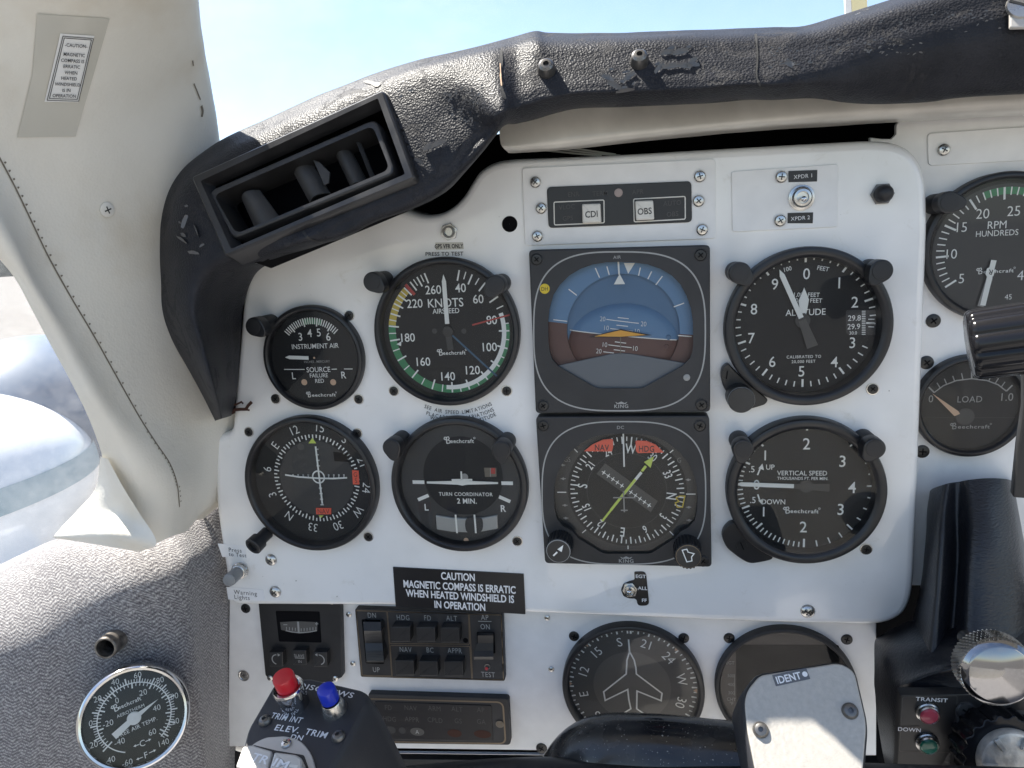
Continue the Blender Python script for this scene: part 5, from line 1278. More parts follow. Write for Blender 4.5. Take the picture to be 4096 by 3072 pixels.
m.lathe([(18 * K, zt + .1), (17 * K, zt + .4), (12 * K, zt + .15)], 'steel_dark', f.t(1500, 1002, zt), 20); m.disc(*f.t(1494, 1014, zt), 10 * K, zt + .3, 'button_red', 14); m.lathe([(16 * K, zt + .1), (12 * K, zt + .3), (.05, zt + .1)], 'void_black', f.t(1358, 832, zt), 20)
m.build('case', root)
for x, y in ((938, 790), (1100, 793), (1258, 795), (962, 1008), (1116, 1012), (1280, 1014)):
    m = MB(); zz = zt + 7; m.slab(rpoly(f.ts([(x - 62, y - 46), (x + 60, y - 46), (x + 62, y + 52), (x - 58, y + 52)], zz), .6), zt, zz, 'plastic_black', .5); m.build('button', root)
m = MB(); pr = [(712, 4), (770, 8), (785, 7), (805, 5.5), (850, 4), (880, 5.5), (900, 6.5), (965, 8.5), (975, 3)]
xs = 693, 806; vs = []; fs = []
for y, dz in pr:
    sh = (y - 700) * .085
    for x in xs: vs.append((*f.t(x + sh, y, zt + dz), zt + dz))
for i in range(len(pr) - 1): fs.append((2 * i, 2 * i + 2, 2 * i + 3, 2 * i + 1))
b0 = len(vs)
for i in range(len(pr) - 1):
    for sd in (0, 1): 
        a, b_ = vs[2 * i + sd], vs[2 * i + 2 + sd]; n0 = len(vs); vs += [(a[0], a[1], zt), (b_[0], b_[1], zt)]; fs.append((2 * i + sd, 2 * i + 2 + sd, n0 + 1, n0) if sd else (2 * i, n0, n0 + 1, 2 * i + 2))
m.add(vs, fs, 'plastic_black')
for y in (790, 800, 810, 820, 830, 905, 915, 925, 935, 945, 955):
    sh = (y - 700) * .085; dz = 7 if y < 860 else 7.5; m.line(f.t(697 + sh, y, zt + dz), f.t(802 + sh, y, zt + dz), 3 * K, zt + dz + .5, 'dial_disc')
m.build('rocker', root, 20)
m = MB(); vs = []; pr = [(782, 3), (800, 6.5), (850, 5), (900, 6), (938, 9), (955, 8), (958, 2)]
for y, dz in pr:
    for x in (1437 if y < 890 else 1412, 1538): vs.append((*f.t(x, y, zt + dz), zt + dz))
fs = [(2 * i, 2 * i + 2, 2 * i + 3, 2 * i + 1) for i in range(len(pr) - 1)]; m.add(vs, fs, 'plastic_black')
m.build('rocker', root, 20)
# ---- annunciator strip
f, root, K = panel_thing('annunciator', 'dark unlit annunciator strip in a silver edged frame', 'annunciator', 950, 1552, -16, (553, 1106))
m = MB(); zt = 5.0; q = rpoly(f.ts([(725, 1180), (1636, 1210), (1650, 1512), (790, 1500)], zt), [1.5, 2.6, 2.6, 1.5]); m.slab(q, .02, zt, 'frame_black', .6)
q2 = rpoly(f.ts([(740, 1210), (1600, 1232), (1618, 1500), (800, 1488)], zt), [1.2, 4.5, 4.5, 1.2]); m.path(q2, 9 * K, zt + .15, 'brass_edge', True)
m.slab(rpoly(f.ts([(768, 1226), (1525, 1252), (1538, 1482), (800, 1470)], zt), 1.2), zt, zt + .5, 'label_black', .2); m.build('frame', root)
m = MB(); z = zt + .62
for s, x, y in (('FD', 857, 1266), ('NAV', 1002, 1269), ('ARM', 1155, 1272), ('ALT', 1302, 1276), ('AP', 1456, 1281), ('HDG', 865, 1340), ('APPR', 1010, 1343), ('CPLD', 1160, 1348), ('GS', 1310, 1353), ('GA', 1460, 1358)): m.text(s, f.t(x, y, z), 32 * K, z, 'mark_faint', -1, .8, .0, 1.08)
def oval(x, y, a, b_, mt, zz=z): m.poly(circ(*f.t(x, y, z), a * K, 24, b_ * K), zz, mt)
oval(1045, 1424, 42, 26, 'dial_grey'); m.text('A', f.t(1045, 1424, z), 26 * K, z + .1, 'mark_line', 0, .9); oval(1286, 1434, 42, 25, 'rust'); oval(1468, 1440, 50, 25, 'rust'); oval(948, 1416, 20, 22, 'dial_disc'); oval(870, 1412, 34, 24, 'dial_disc')
oval(1580, 1376, 24, 22, 'thread_dark'); m.text('M', f.t(1580, 1374, z), 28 * K, z + .1, 'brass_edge', 0, 1.1); m.build('legend', root)
# taped caution card on the pillar
tq = [(80, 29), (236, 39), (162, 295), (36, 293)]
def on_pillar_frame():
    pa, na = hit(pb, 140, 160); pb_, _ = hit(pb, 200, 160); return Frame(pa, pb_ - pa, na)
f = on_pillar_frame(); f.b = (0, 0); f.q = 3.0
root = thing('taped_card', 'small white caution card taped to the cream pillar', 'placard', f)
def drape(m, pts_px, mat, lift, nx=10, ny=14):
    """quad given by its corners (TL TR BR BL), laid on the pillar"""
    vs = []; fs = []; q = [Vector((x, y)) for x, y in pts_px]
    for j in range(ny + 1):
        for i in range(nx + 1):
            a = q[0].lerp(q[1], i / nx); b = q[3].lerp(q[2], i / nx); c = a.lerp(b, j / ny)
            p, nn = hit(pb, c.x, c.y); vs.append((f.I @ (p + nn * lift)) * 1000)
    for j in range(ny):
        for i in range(nx): k = j * (nx + 1) + i; fs.append((k, k + nx + 1, k + nx + 2, k + 1))
    m.add(vs, fs, mat)
m = MB(); drape(m, [(80, 29), (236, 39), (203, 153), (69, 160)], 'tape', .0004); drape(m, [(69, 160), (203, 153), (162, 294), (36, 296)], 'tape', .0004); m.build('tape', root)
m = MB(); drape(m, [(129, 70), (202, 75), (167, 219), (94, 218)], 'paper_white', .0008, 4, 6)
for q in ([(134, 75), (199, 80), (167, 216), (99, 214)], [(137, 79), (195, 83), (164, 212), (104, 210)]):
    q = q + [q[0]]; P = []
    for a, b in zip(q, q[1:]):
        for t_ in range(8):
            x = a[0] + (b[0] - a[0]) * t_ / 8; y = a[1] + (b[1] - a[1]) * t_ / 8; p, nn = hit(pb, x, y); P.append((f.I @ (p + nn * .0011)) * 1000)
    n_ = len(P); zs = [p.z for p in P]; m.path([(p.x, p.y) for p in P], .28, sum(zs) / n_, 'ink_black', True)
    for i in range(n_):
        m.v[-2 * n_ + 2 * i] = (*m.v[-2 * n_ + 2 * i][:2], zs[i]); m.v[-2 * n_ + 2 * i + 1] = (*m.v[-2 * n_ + 2 * i + 1][:2], zs[i])
Kp = f.k(1 / 3, 140, 150)
for s, x, y in (('-CAUTION-', 485, 283), ('MAGNETIC', 472, 343), ('COMPASS IS', 462, 383), ('ERRATIC', 456, 421), ('WHEN', 450, 460), ('HEATED', 438, 497), ('WINDSHIELD', 428, 536), ('IS IN', 420, 574), ('OPERATION', 406, 610)):
    p, nn = hit(pb, x / 3, y / 3); q = (f.I @ (p + nn * .0014)) * 1000
    m.text(s, (q.x, q.y), 22 * Kp, q.z, 'ink_black', -2.5, .80, .012, 1.03)
m.build('card', root)
p, nn = hit(pb, 230, 453); fs_ = Frame(p + nn * .0002, Vector((1, .1, 0)), nn)
so2 = bpy.data.objects.new('screw', screw_mesh('trim')); COL.objects.link(so2); so2.parent = pillar; so2.matrix_parent_inverse = pillar.matrix_world.inverted(); so2.matrix_world = fs_.M

# ================================================================== GLARESHIELD
st = [((467, 908), (500, 898)), ((430, 833), (513, 840)), ((383, 753), (519, 735)), ((347, 682), (526, 655)), ((337, 610), (556, 588)), ((336, 545), (618, 556)), ((340, 470), (686, 531)),
      ((360, 405), (745, 511)), ((402, 358), (806, 481)), ((467, 310), (876, 456)), ((553, 267), (953, 417)), ((686, 207), (1000, 374)), ((786, 169), (1040, 329)), ((886, 136), (1066, 296)), ((986, 110), (1083, 275)),
      ((1060, 92), (1096, 267)), ((1112, 79), (1116, 266)), ((1156, 69), (1156, 257)), ((1185, 73), (1206, 242)), ((1256, 74), (1256, 232)), ((1373, 71), (1373, 228)), ((1506, 66), (1506, 222)), ((1606, 62), (1606, 213)), ((1668, 60), (1665, 213)),
      ((1736, 57), (1755, 211)), ((1802, 37), (1822, 219)), ((1850, 21), (1870, 221)), ((1926, -3), (1930, 220)), ((2009, -27), (2009, 217)), ((2065, -45), (2062, 210)), ((2160, -70), (2160, 203)), ((2320, -105), (2320, 192))]
def gprof(i):
    limb = [(0, 0, .18), (0, 0, .06), (0, 0, .02), (0, 30, 0), (.10, 48, 0), (.26, 66, 0), (.40, 70, 0), (.52, 58, 0), (.70, 30, 0), (.88, 12, 0), (1.0, 2, 0), (1.0, -5, 0)]
    vent = [(0, 0, .18), (0, 0, .06), (0, 0, .02), (0, 22, 0), (.05, 40, 0), (.13, 54, 0), (.35, 67, 0), (.60, 78, 0), (.80, 85, 0), (.90, 84, 0), (1.0, 66, 0), (1.0, 20, 0)]
    top = [(0, 0, .18), (0, 0, .06), (0, 0, .02), (0, 18, 0), (.04, 40, 0), (.12, 55, 0), (.35, 61, 0), (.55, 65, 0), (.72, 68, 0), (.84, 67, 0), (1.0, 50, 0), (1.0, 20, 0)]
    deep = [(0, 0, .18), (0, 0, .06), (0, 0, .02), (0, 18, 0), (.04, 40, 0), (.12, 54, 0), (.30, 58, 0), (.42, 60, 0), (.58, 60, 0), (.80, 54, 0), (1.0, 42, 0), (1.0, 20, 0)]
    def mix(a, b, t): return [(x[0] * (1 - t) + y[0] * t, x[1] * (1 - t) + y[1] * t, x[2]) for x, y in zip(a, b)]   # x[2]: distance ahead of the top edge
    if i <= 3: return limb
    if i <= 6: return mix(limb, vent, (i - 3) / 3.5)
    if i <= 14: return vent
    if i <= 17: return mix(vent, top, (i - 14) / 3)
    if i <= 23: return top
    return mix(top, deep, min(1, (i - 23) / 4))
vp0, vp1, vp2 = W(440, 400, 60), W(808, 220, 60), W(500, 530, 72)
vnrm = (vp1 - vp0).cross(vp2 - vp0).normalized()
def vent_h(x, y):
    d = ray(x, y); t = (vp0 - CAM).dot(vnrm) / d.dot(vnrm); return -(CAM + d * t).y * 1000
vent_t = [0, .05, .13, .35, .60, .80, .90, 1.0, 1.0]
VK = {5: .5, 6: .9, 14: .5, 15: .2}
rows = []
for i, (a, b) in enumerate(st):
    row = []
    for t_, h, back in gprof(i):
        if i == 16: h = h * .97 - 2
        x = a[0] + (b[0] - a[0]) * t_; y = a[1] + (b[1] - a[1]) * t_
        if i == 0: h = h * .55 + 5
        if 5 <= i <= 15 and not back:
            hv = vent_h(x, y) - 2.5 + {.13: -3, .05: -13, .9: -1.5}.get(round(vent_t[len(row) - 3], 2), 0); k_ = VK.get(i, 1.0)
            if .04 < vent_t[len(row) - 3] < .95: h = h * (1 - k_) + hv * k_
        p = W(x, y, h)
        if back: p = W(a[0], a[1], 18) + Vector((0, back, -back * .03))
        row.append(p)
    rows.append(row)
last = rows[-1]; rows += [[p + Vector((dx, 0, 0)) for p in last] for dx in (.04, .09, .17, .29, .44)]
gs = surface('glareshield', rows, 7, 7, 'black_vinyl', None, .0006, 2, .8)
tag(gs, 'cracked and peeling black vinyl glareshield curving over the white panel', 'glareshield')
gb = bvh(gs)
def gchild(o): o.parent = gs; return o
def gframe(px, py, lift=0.0, ex=None):
    p, nn = hit(gb, px, py); return Frame(p + nn * lift, ex or Vector((1, 0, 0)), nn)
for x, y in ((1181, 153), (1381, 134)):
    f = gframe(x, y, -.0005); m = MB(); m.lathe([(4.2, 0), (4.1, 1.6), (3.3, 4.6), (2.3, 5.4), (1.3, 5.5), (1.15, 3.5), (.05, 3.5)], 'steel_dark', n=28); o = m.build('rivet'); o.matrix_world = f.M; gchild(o)
f = gframe(2192, 22, .0012, Vector((1, 0, 0))); f.b = (0, 0); f.q = 1
m = MB(); m.slab(rpoly([f.l(*p) for p in ((2180, -30), (2300, -40), (2300, 62), (2179, 64))], .6), 0, 1.6, 'trim_silver', .3); q = f.l(2206, 12, 2); m.lathe([(5.5, 1.6), (5.2, 2.6), (.05, 2.8)], 'steel', q, 32); m.line((q[0] - 4.2, q[1] + 2.2), (q[0] + 4.2, q[1] - 2.2), 1.1, 2.9, 'ink_black'); o = m.build('bracket'); o.matrix_world = f.M; gchild(o)
# seams in the vinyl and curled flakes
def gstrip(pts, w, matname, nm, lift=.0004):
    V2 = spl([Vector((x, y, 0)) for x, y in pts], 4); P = on(gb, [(v.x, v.y) for v in V2], lift); mb = MB(); vs = []; fs = []
    for i, (p, nn) in enumerate(P):
        a = P[max(0, i - 1)][0]; c = P[min(len(P) - 1, i + 1)][0]; s_ = (c - a).cross(nn).normalized() * w * random.uniform(.5, 1.2) / 2
        vs += [(p - s_) * 1000, (p + s_) * 1000]
        if i: fs.append((2 * i - 2, 2 * i - 1, 2 * i + 1, 2 * i))
    mb.add(vs, fs, matname); gchild(mb.build(nm))
gstrip([(1083, 110), (1082, 150), (1084, 190), (1090, 215)], .0015, 'ink_black', 'seam'); gstrip([(1080, 140), (1081, 165), (1083, 188)], .0006, 'mark_orange', 'frayed_thread', .0008)
gstrip([(1632, 75), (1636, 120), (1634, 165), (1645, 190)], .001, 'ink_black', 'seam'); gstrip([(655, 500), (668, 515), (700, 521), (745, 514)], .0013, 'ink_black', 'seam')
gstrip([(788, 176), (805, 181), (820, 186)], .003, 'ink_black', 'tear')
m = MB(); fr = Frame(Vector((0, 0, 0)), Vector((1, 0, 0)), Vector((0, 0, 1)))
def flake(px, py, L_, w, ang, curl, matn='vinyl_edge'):
    p, nn = hit(gb, px, py)
    if p is None: return
    e = Vector((cos(ang), 0, sin(ang))); e = (e - nn * e.dot(nn)).normalized(); s_ = nn.cross(e); vs = []; fs = []
    for i in range(6):
        t_ = i / 5; x = L_ * (t_ - .5)
        for j in range(3):
            u = j / 2; jit = random.uniform(-.15, .15) * w
            q = p + e * (x + jit) + s_ * (w * (u - .2) * (1 - .5 * abs(2 * t_ - 1))) + nn * (.0002 + .45 * curl * w * u ** 1.6)
            vs.append(q * 1000)
    for i in range(5):
        for j in range(2): k = i * 3 + j; fs.append((k, k + 3, k + 4, k + 1))
    m.add(vs, fs, matn)
rnd = random.Random(11)
for (x0, y0, x1, y1, n_, s0, s1) in ((1300, 150, 1385, 195, 6, 2, 4), (1415, 105, 1500, 150, 6, 2, 4), (960, 185, 1045, 275, 60, .6, 1.8), (860, 180, 895, 215, 4, 1.5, 3), (1660, 100, 1760, 150, 34, .6, 1.6), (1740, 85, 1990, 120, 50, .6, 1.6), (1850, 20, 2160, 70, 46, .6, 1.6), (1110, 120, 1300, 205, 14, .8, 1.6), (380, 440, 440, 545, 4, 2, 4), (1520, 90, 1640, 180, 8, .8, 1.6)):
    for k in range(n_): L_ = rnd.uniform(s0, s1) / 1000; flake(rnd.uniform(x0, x1), rnd.uniform(y0, y1), L_, L_ * rnd.uniform(.3, .6), rnd.uniform(-.6, .9), rnd.uniform(.5, 1.0))
for (x, y, L_, w_, an) in ((932, 318, .008, .0022, .35), (950, 312, .007, .0022, .35), (1312, 172, .007, .002, -.75), (1325, 187, .007, .002, -.6), (1350, 197, .008, .002, .1), (1440, 117, .006, .002, .05), (1470, 116, .007, .0022, .2), (1452, 146, .008, .002, .1), (1478, 146, .006, .002, -.3), (1496, 137, .006, .002, .9),
    (905, 350, .005, .0018, -.5), (395, 520, .010, .002, -.4), (420, 548, .008, .0018, -.2), (402, 480, .007, .002, 1.2), (425, 500, .008, .002, -1.0), (1703, 142, .004, .002, -.8), (1425, 150, .006, .0018, .9), (1360, 168, .006, .002, .7)): flake(x, y, L_, w_, an, 1.3)
o = m.build('flaking_vinyl'); o['kind'] = 'stuff'; gchild(o)
# torn brown strip hanging at its foot
m = MB(); f = panel_frame(515, 873, 4); pts = [(500, 893), (508, 885), (520, 884), (531, 884), (536, 876), (544, 868)]; m.path([f.l(*p) for p in pts], 2.0, 0, 'rust'); m.path([f.l(*p) for p in ((506, 875), (514, 872), (522, 868), (526, 872))], 1.2, .3, 'rust'); m.path([f.l(*p) for p in ((531, 884), (540, 886))], 1.2, .4, 'rust')
o = m.build('torn_strip'); o.matrix_world = f.M; gchild(o)

# ---- air vent
vq = ((413, 382), (826, 194), (896, 384), (486, 553))
def gpt(px, py): return hit(gb, px, py)[0]
vo = vp0; vx = (vp1 - vp0).normalized(); ez = vnrm.copy()
if ez.dot(CAM - vo) < 0: ez = -ez
f = Frame(vo, vx, ez); f.q = 1
vent = thing('air_vent', 'black rectangular air vent set slanting into the glareshield', 'air vent', f)
o4 = rpoly([f.l(*p, 2) for p in vq], 2.0); i4 = rpoly([f.l(*p, 2) for p in ((433, 391), (816, 212), (875, 376), (499, 538))], 1.0)
cut = ccw([f.l(*p, 2) for p in ((424, 387), (821, 204), (885, 380), (492, 545))])
import bmesh
bmv = bmesh.new(); bmv.from_mesh(gs.data)
def inside(p): return all((cut[(i + 1) % 4][0] - cut[i][0]) * (p[1] - cut[i][1]) - (cut[(i + 1) % 4][1] - cut[i][1]) * (p[0] - cut[i][0]) > 0 for i in range(4))
kill = [fc for fc in bmv.faces if any(abs((f.I @ v.co).z) < .03 and inside(((f.I @ v.co).x * 1000, (f.I @ v.co).y * 1000)) for v in fc.verts) and (f.I @ fc.calc_center_median()).z > -.02]
bmesh.ops.delete(bmv, geom=kill, context='FACES'); bmv.to_mesh(gs.data); bmv.free()
c0 = f.l(655, 375, 2)
m = MB(); m.rings([(inset(o4, -1.6), -10), (inset(o4, -.4), .5), (o4, 1.4), (inset(o4, .8), 2)], 'vent_plastic', False)
m.holeplate(inset(o4, .8), i4, c0, 2, 'vent_plastic', None, -6, 'vent_plastic', 2.4); m.build('frame', vent)
nq = ((448, 412), (812, 254), (856, 374), (502, 518)); iq = ((462, 421), (805, 271), (842, 366), (510, 505))
m = MB(); oo = rpoly([f.l(*p, -1) for p in nq], 5.0); ii = rpoly([f.l(*p, -1) for p in iq], 4.0)
m.rings([(inset(oo, -.4), -10), (inset(oo, -.2), -2.4), (inset(oo, .5), -1.3), (inset(oo, 1.2), -1)], 'vent_plastic', False); m.holeplate(inset(oo, 1.2), ii, f.l(655, 390, -1), -1, 'vent_plastic', None, -16, 'plastic_black', 1.0); m.build('inner_frame', vent)
m = MB(); m.rings([(inset(i4, -2.2), -6.2), (inset(i4, -1), -30)], 'void_black', True); m.build('duct', vent)
for q, tl in ((((518, 428), (556, 408), (606, 476), (548, 494)), 2.5), (((618, 356), (660, 340), (704, 411), (660, 433)), 0), (((706, 312), (741, 304), (783, 386), (746, 397)), -1.5), (((764, 293), (769, 291), (805, 379), (799, 382)), 0)):
    m = MB(); zz = -7.5; P4 = [Vector(f.l(*p, zz)) for p in q]; vs = []; fs = []
    for i in range(9):
        u = i / 8; t0 = P4[0].lerp(P4[1], u); t1 = P4[3].lerp(P4[2], u); dz = tl - 4.0 * (2 * u - 1) ** 2 if abs(q[1][0] - q[0][0]) > 10 else -2 * u
        vs += [(t0.x, t0.y, zz + dz), (t1.x, t1.y, zz + dz), (t0.x, t0.y, zz + dz - 1.2), (t1.x, t1.y, zz + dz - 1.2)]
        if i: k = 4 * i; fs += [(k - 4, k - 3, k + 1, k), (k - 2, k + 2, k + 3, k - 1), (k - 3, k - 1, k + 3, k + 1), (k - 4, k, k + 2, k - 2)]
    fs += [(0, 2, 3, 1), (32, 33, 35, 34)]
    m.add(vs, fs, 'vane_plastic'); m.build('vane', vent)
m = MB(); zz = -6.6; m.slab([f.l(*p, zz) for p in ((676, 345), (690, 350), (712, 372), (710, 395), (700, 400))], zz - .7, zz, 'vane_plastic', .3); m.build('clip', vent)

# ---- cream metal trim under the glareshield
rows = [[(1076, 230, 10), (1080, 300, 14), (1086, 318, 15), (1098, 330, 8)], [(1110, 225, 10), (1110, 300, 15), (1112, 322, 14), (1115, 331, 4)], [(1240, 200, 10), (1240, 285, 15), (1240, 312, 13), (1242, 322, 0)], [(1373, 190, 8), (1373, 270, 14), (1373, 296, 12), (1374, 307, -2)],
        [(1540, 180, 8), (1540, 252, 14), (1540, 280, 12), (1540, 291, -4)], [(1660, 175, 8), (1660, 245, 13), (1660, 270, 10), (1660, 281, -6)], [(1800, 170, 8), (1800, 235, 12), (1800, 262, 8), (1800, 273, -8)], [(1936, 165, 6), (1936, 228, 10), (1936, 254, 6), (1936, 264, -10)], [(2080, 150, 6), (2080, 220, 9), (2080, 247, 4), (2080, 256, -12)], [(2330, 140, 6), (2330, 205, 9), (2330, 232, 4), (2330, 242, -12)]]
rows = [WR(r) for r in rows]; last = rows[-1]; rows += [[p + Vector((dx, 0, 0)) for p in last] for dx in (.06, .13, .24, .42)]
tr = surface('trim_rail', rows, 6, 5, 'cream_paint', None, .0003, 9); tag(tr, 'grimy cream metal rail between the glareshield and the white panels', 'trim rail')
m = MB(); fwi = panel_frame(1240, 328, -14)
for k, pts in enumerate(([(1180, 318), (1230, 325), (1290, 332), (1340, 336)], [(1215, 318), (1260, 324), (1330, 334)], [(1172, 325), (1250, 333), (1300, 337)])):
    m.path([fwi.l(*p) for p in pts], .9, k * .8, 'wire_pale')
o = m.build('loose_wires'); o.matrix_world = fwi.M; tag(o, 'thin pale loose wires in the gap above the panel', 'wires')

# ================================================================== OUTSIDE AIR THERMOMETER
p, nn = hit(sb, 288, 1556)
f = Frame(W(293, 1556, 74), Vector((1, -.05, 0)), Vector((.55, -.78, .30))); f.b = (0, 1106); f.q = 3.0
root = thing('thermometer', 'round chrome rimmed outside air thermometer on the grey fabric', 'thermometer', f)
K = f.k(1 / 3, 291, 1550); cc = f.t(873, 1328, 3)
Rm = 344 * K
m = MB(); m.lathe([(Rm * .97, -26), (Rm, -2), (Rm, 3.2), (Rm - .7, 5), (Rm - 1.7, 5.8), (Rm - 2.9, 5.6), (Rm - 3.6, 4.6), (Rm - 3.8, 2.5)], 'chrome', f.t(870, 1334, 4), 96); m.build('bezel', root)
m = MB(); z = 3.0; m.disc(*cc, Rm - 3.5, z - .2, 'dial_black', 80)
for i in range(0, 67):          # Fahrenheit scale outside, Celsius inside
    a = -141 + i * 4.05; mj = i % 5 == 0
    m.tick(*cc, a, 222 * K, (262 if mj else 246) * K, (9 if mj else 5) * K, z, 'mark_white')
for i in range(0, 42):
    a = -141 + i * 6.5; mj = i % 5 == 0
    m.tick(*cc, a, (188 if mj else 200) * K, 222 * K, (9 if mj else 5) * K, z, 'mark_white')
m.arc(*cc, 219 * K, 226 * K, -172, 128, z + .02, 'mark_white', 90)
for s, x, y, r_ in (('-60', 825, 1622, 12), ('-40', 712, 1605, 14), ('20', 608, 1506, 12), ('0', 588, 1368, 5), ('20', 632, 1210, 14), ('40', 746, 1100, 12), ('60', 892, 1055, 10), ('80', 1037, 1088, 14), ('100', 1122, 1193, 12), ('120', 1128, 1357, 14), ('140', 1062, 1492, 18),
                  ('-40', 775, 1487, 16), ('-20', 700, 1368, 14), ('0', 758, 1220, 14), ('20', 928, 1168, 16), ('40', 1015, 1268, 16), ('60', 987, 1424, 18)):
    m.text(s, f.t(x, y, z), 40 * K, z + .05, 'mark_white', r_, .9, -.01)
m.logo(f.t(822, 1238, z), 44 * K, z + .05, 'mark_white', 22, 175 * K)
m.text('AEROTHERM', f.t(846, 1288, z), 22 * K, z + .05, 'mark_white', 22, .95, .0, 1.05); m.text('FREE AIR TEMP.', f.t(890, 1392, z), 28 * K, z + .05, 'mark_white', 23, .92, .0, 1.05)
m.text('C', f.t(922, 1497, z), 42 * K, z + .05, 'mark_white', 16, .9); m.text('F', f.t(946, 1573, z), 42 * K, z + .05, 'mark_white', 18, .9)
for (a, b) in (((902, 1506), (872, 1517)), ((942, 1488), (972, 1474)), ((926, 1588), (890, 1602)), ((966, 1562), (1004, 1544))):
    pa, pb2 = Vector(f.t(*a, z)), Vector(f.t(*b, z)); m.line(pa, pb2, 5 * K, z + .05, 'mark_white'); d = (pb2 - pa).normalized(); n_ = Vector((-d.y, d.x)); m.poly([tuple(pb2 + d * 8 * K), tuple(pb2 - d * 8 * K + n_ * 9 * K), tuple(pb2 - d * 8 * K - n_ * 9 * K)], z + .06, 'mark_white')
m.arctext('DIAL NO. 8-52180', cc, 305 * K, 104, 17 * K, z + .05, 'mark_dim', .9, 0, .3, True)
m.build('dial', root)
m = MB(); a, b = Vector(f.t(1026, 1212, 4)), Vector(f.t(738, 1456, 4)); d = (b - a).normalized(); n_ = Vector((-d.y, d.x)); q = Vector(f.t(868, 1338, 4))
m.slab([tuple(a), tuple(q - d * 30 * K + n_ * 16 * K), tuple(q + d * 40 * K + n_ * 19 * K), tuple(b + n_ * 23 * K), tuple(b - n_ * 23 * K), tuple(q + d * 40 * K - n_ * 19 * K), tuple(q - d * 30 * K - n_ * 16 * K)], 3.7, 4.0, 'needle_white')
m.lathe([(44 * K, 3.3), (42 * K, 4.1), (30 * K, 4.3), (24 * K, 4.25), (.05, 4.5)], 'needle_white', tuple(q), 32); m.build('pointer', root)
m = MB(); m.disc(*cc, Rm - 3.3, 4.9, 'dial_glass', 64); m.build('glass', root)

# ================================================================== CONTROL YOKE
fy = Frame(W(660, 1560, 124), Vector((.95, -.28, .0)), Vector((-.06, -.30, .95))); fy.b = (486, 1404); fy.q = 5.8516
yoke = thing('control_yoke', 'dark control yoke with red and blue buttons and a silver plate', 'control yoke', fy)
grip = MB(); out = rpoly(fy.ts([(300, 1000), (640, 415), (1060, 360), (1500, 460), (1760, 520), (1800, 640), (1560, 1100), (1120, 1850), (120, 1750), (235, 1250)], 0), [2.5, 5, 3, 3, 4, 3, 4, 3, 3, 3])
out = [(x, y) for x, y in out]
grip.rings([(inset(out, -7), -75), (inset(out, -5), -40), (inset(out, -3.2), -14), (inset(out, -1.2), -3.0), (inset(out, 0), -.5), (inset(out, .8), 0)], 'grip_black', True)
go = grip.build('grip', yoke, 45); K = fy.k(1 / fy.q, 660, 1560)
lp = MB(); z = .25
def ftx(s, a, b, h, wt=.014, sp=1.1, shear=0.0):
    p, q = Vector(fy.t(*a, z)), Vector(fy.t(*b, z)); d = q - p; c_ = (p + q) / 2
    w = glyphs(s, wt, sp)[3] * h / CAP; lp.text(s, tuple(c_), h, z, 'label_white', math.degrees(atan2(d.y, d.x)), d.length / w, wt, sp, shear)
HK = fy.k(62 / fy.q, 640, 1550)
ftx('DISC', (935, 440), (1230, 500), HK * 1.05); ftx('CWS', (1330, 520), (1625, 575), HK * 1.05)
ftx('TRIM INT', (590, 822), (975, 892), HK * 1.1, shear=.0); ftx('ELEV.', (640, 975), (945, 1015), HK * 1.1); ftx('TRIM', (1020, 1025), (1290, 1078), HK * 1.1); ftx('DN', (835, 1095), (985, 1110), HK * .9)
lp.build('lettering', go)
def in_frame_scr(parent, frame, x, y, kind, sc=1.0, z=0.05):
    o = bpy.data.objects.new('screw', screw_mesh(kind)); COL.objects.link(o); o.parent = parent; a = frame.t(x, y, z); o.location = (a[0] * .001, a[1] * .001, z * .001); o.scale = (sc, sc, sc); return o
in_frame_scr(go, fy, 508, 900, 'socket', .95); in_frame_scr(go, fy, 1435, 1100, 'socket', .95)
def ax_h(base_px, top_px, lo=1.0, hi=60.0):
    """height above the grip face at which the axis through base_px shows at height of top_px"""
    b = fy.t(*base_px, 0); best = None
    for i in range(10, 400):
        z_ = i / 10; wp = fy.M @ Vector((b[0] / 1000, b[1] / 1000, z_ / 1000)); v = wp - CAM
        d = R @ Vector((v.x, -v.z, v.y)); py = d.y / d.z * FPX + 1536; py = (py / PX - fy.b[1]) * fy.q
        e = abs(py - top_px[1])
        if best is None or e < best[0]: best = (e, z_)
    return b, best[1]
b, h_ = ax_h((892, 690), (852, 330)); wx = lambda n, px, py: n / fy.q / 2212 * 4096 / FPX * (W(486 + px / fy.q, 1404 + py / fy.q, 124) - CAM).dot(fw(R[2])) * 1000
rb = wx(182, 892, 690); rt = wx(192, 870, 400); rc = wx(135, 850, 330)
m = MB(); m.lathe([(rb, 0), (rb * .98, .8), (rt * 1.04, h_ * .58), (rt, h_ * .62), (rt * .95, h_ * .65), (rc * 1.12, h_ * .64), (rc * 1.06, h_ * .5), (.05, h_ * .5)], 'chrome', b, 64); m.build('button_collar', go)
m = MB(); m.lathe([(rc * 1.0, h_ * .45), (rc * 1.03, h_ * .95), (rc * .97, h_ * .995), (rc * .85, h_), (.05, h_)], 'button_red', b, 48); m.build('red_button', go)
b, h_ = ax_h((1385, 760), (1375, 490)); rb = wx(165, 1385, 760); rc = wx(119, 1375, 500)
m = MB(); m.lathe([(rb, 0), (rb * .98, .8), (rb * .78, h_ * .38), (rb * .72, h_ * .42), (rc * .6, h_ * .42), (rc * .6, h_ * .6)], 'steel', b, 48); m.build('button_collar', go)
m = MB(); m.lathe([(rc * .7, h_ * .5), (rc, h_ * .5), (rc, h_ * .93), (rc * .95, h_ * .985), (rc * .85, h_), (.05, h_)], 'button_blue', b, 48); m.build('blue_button', go)
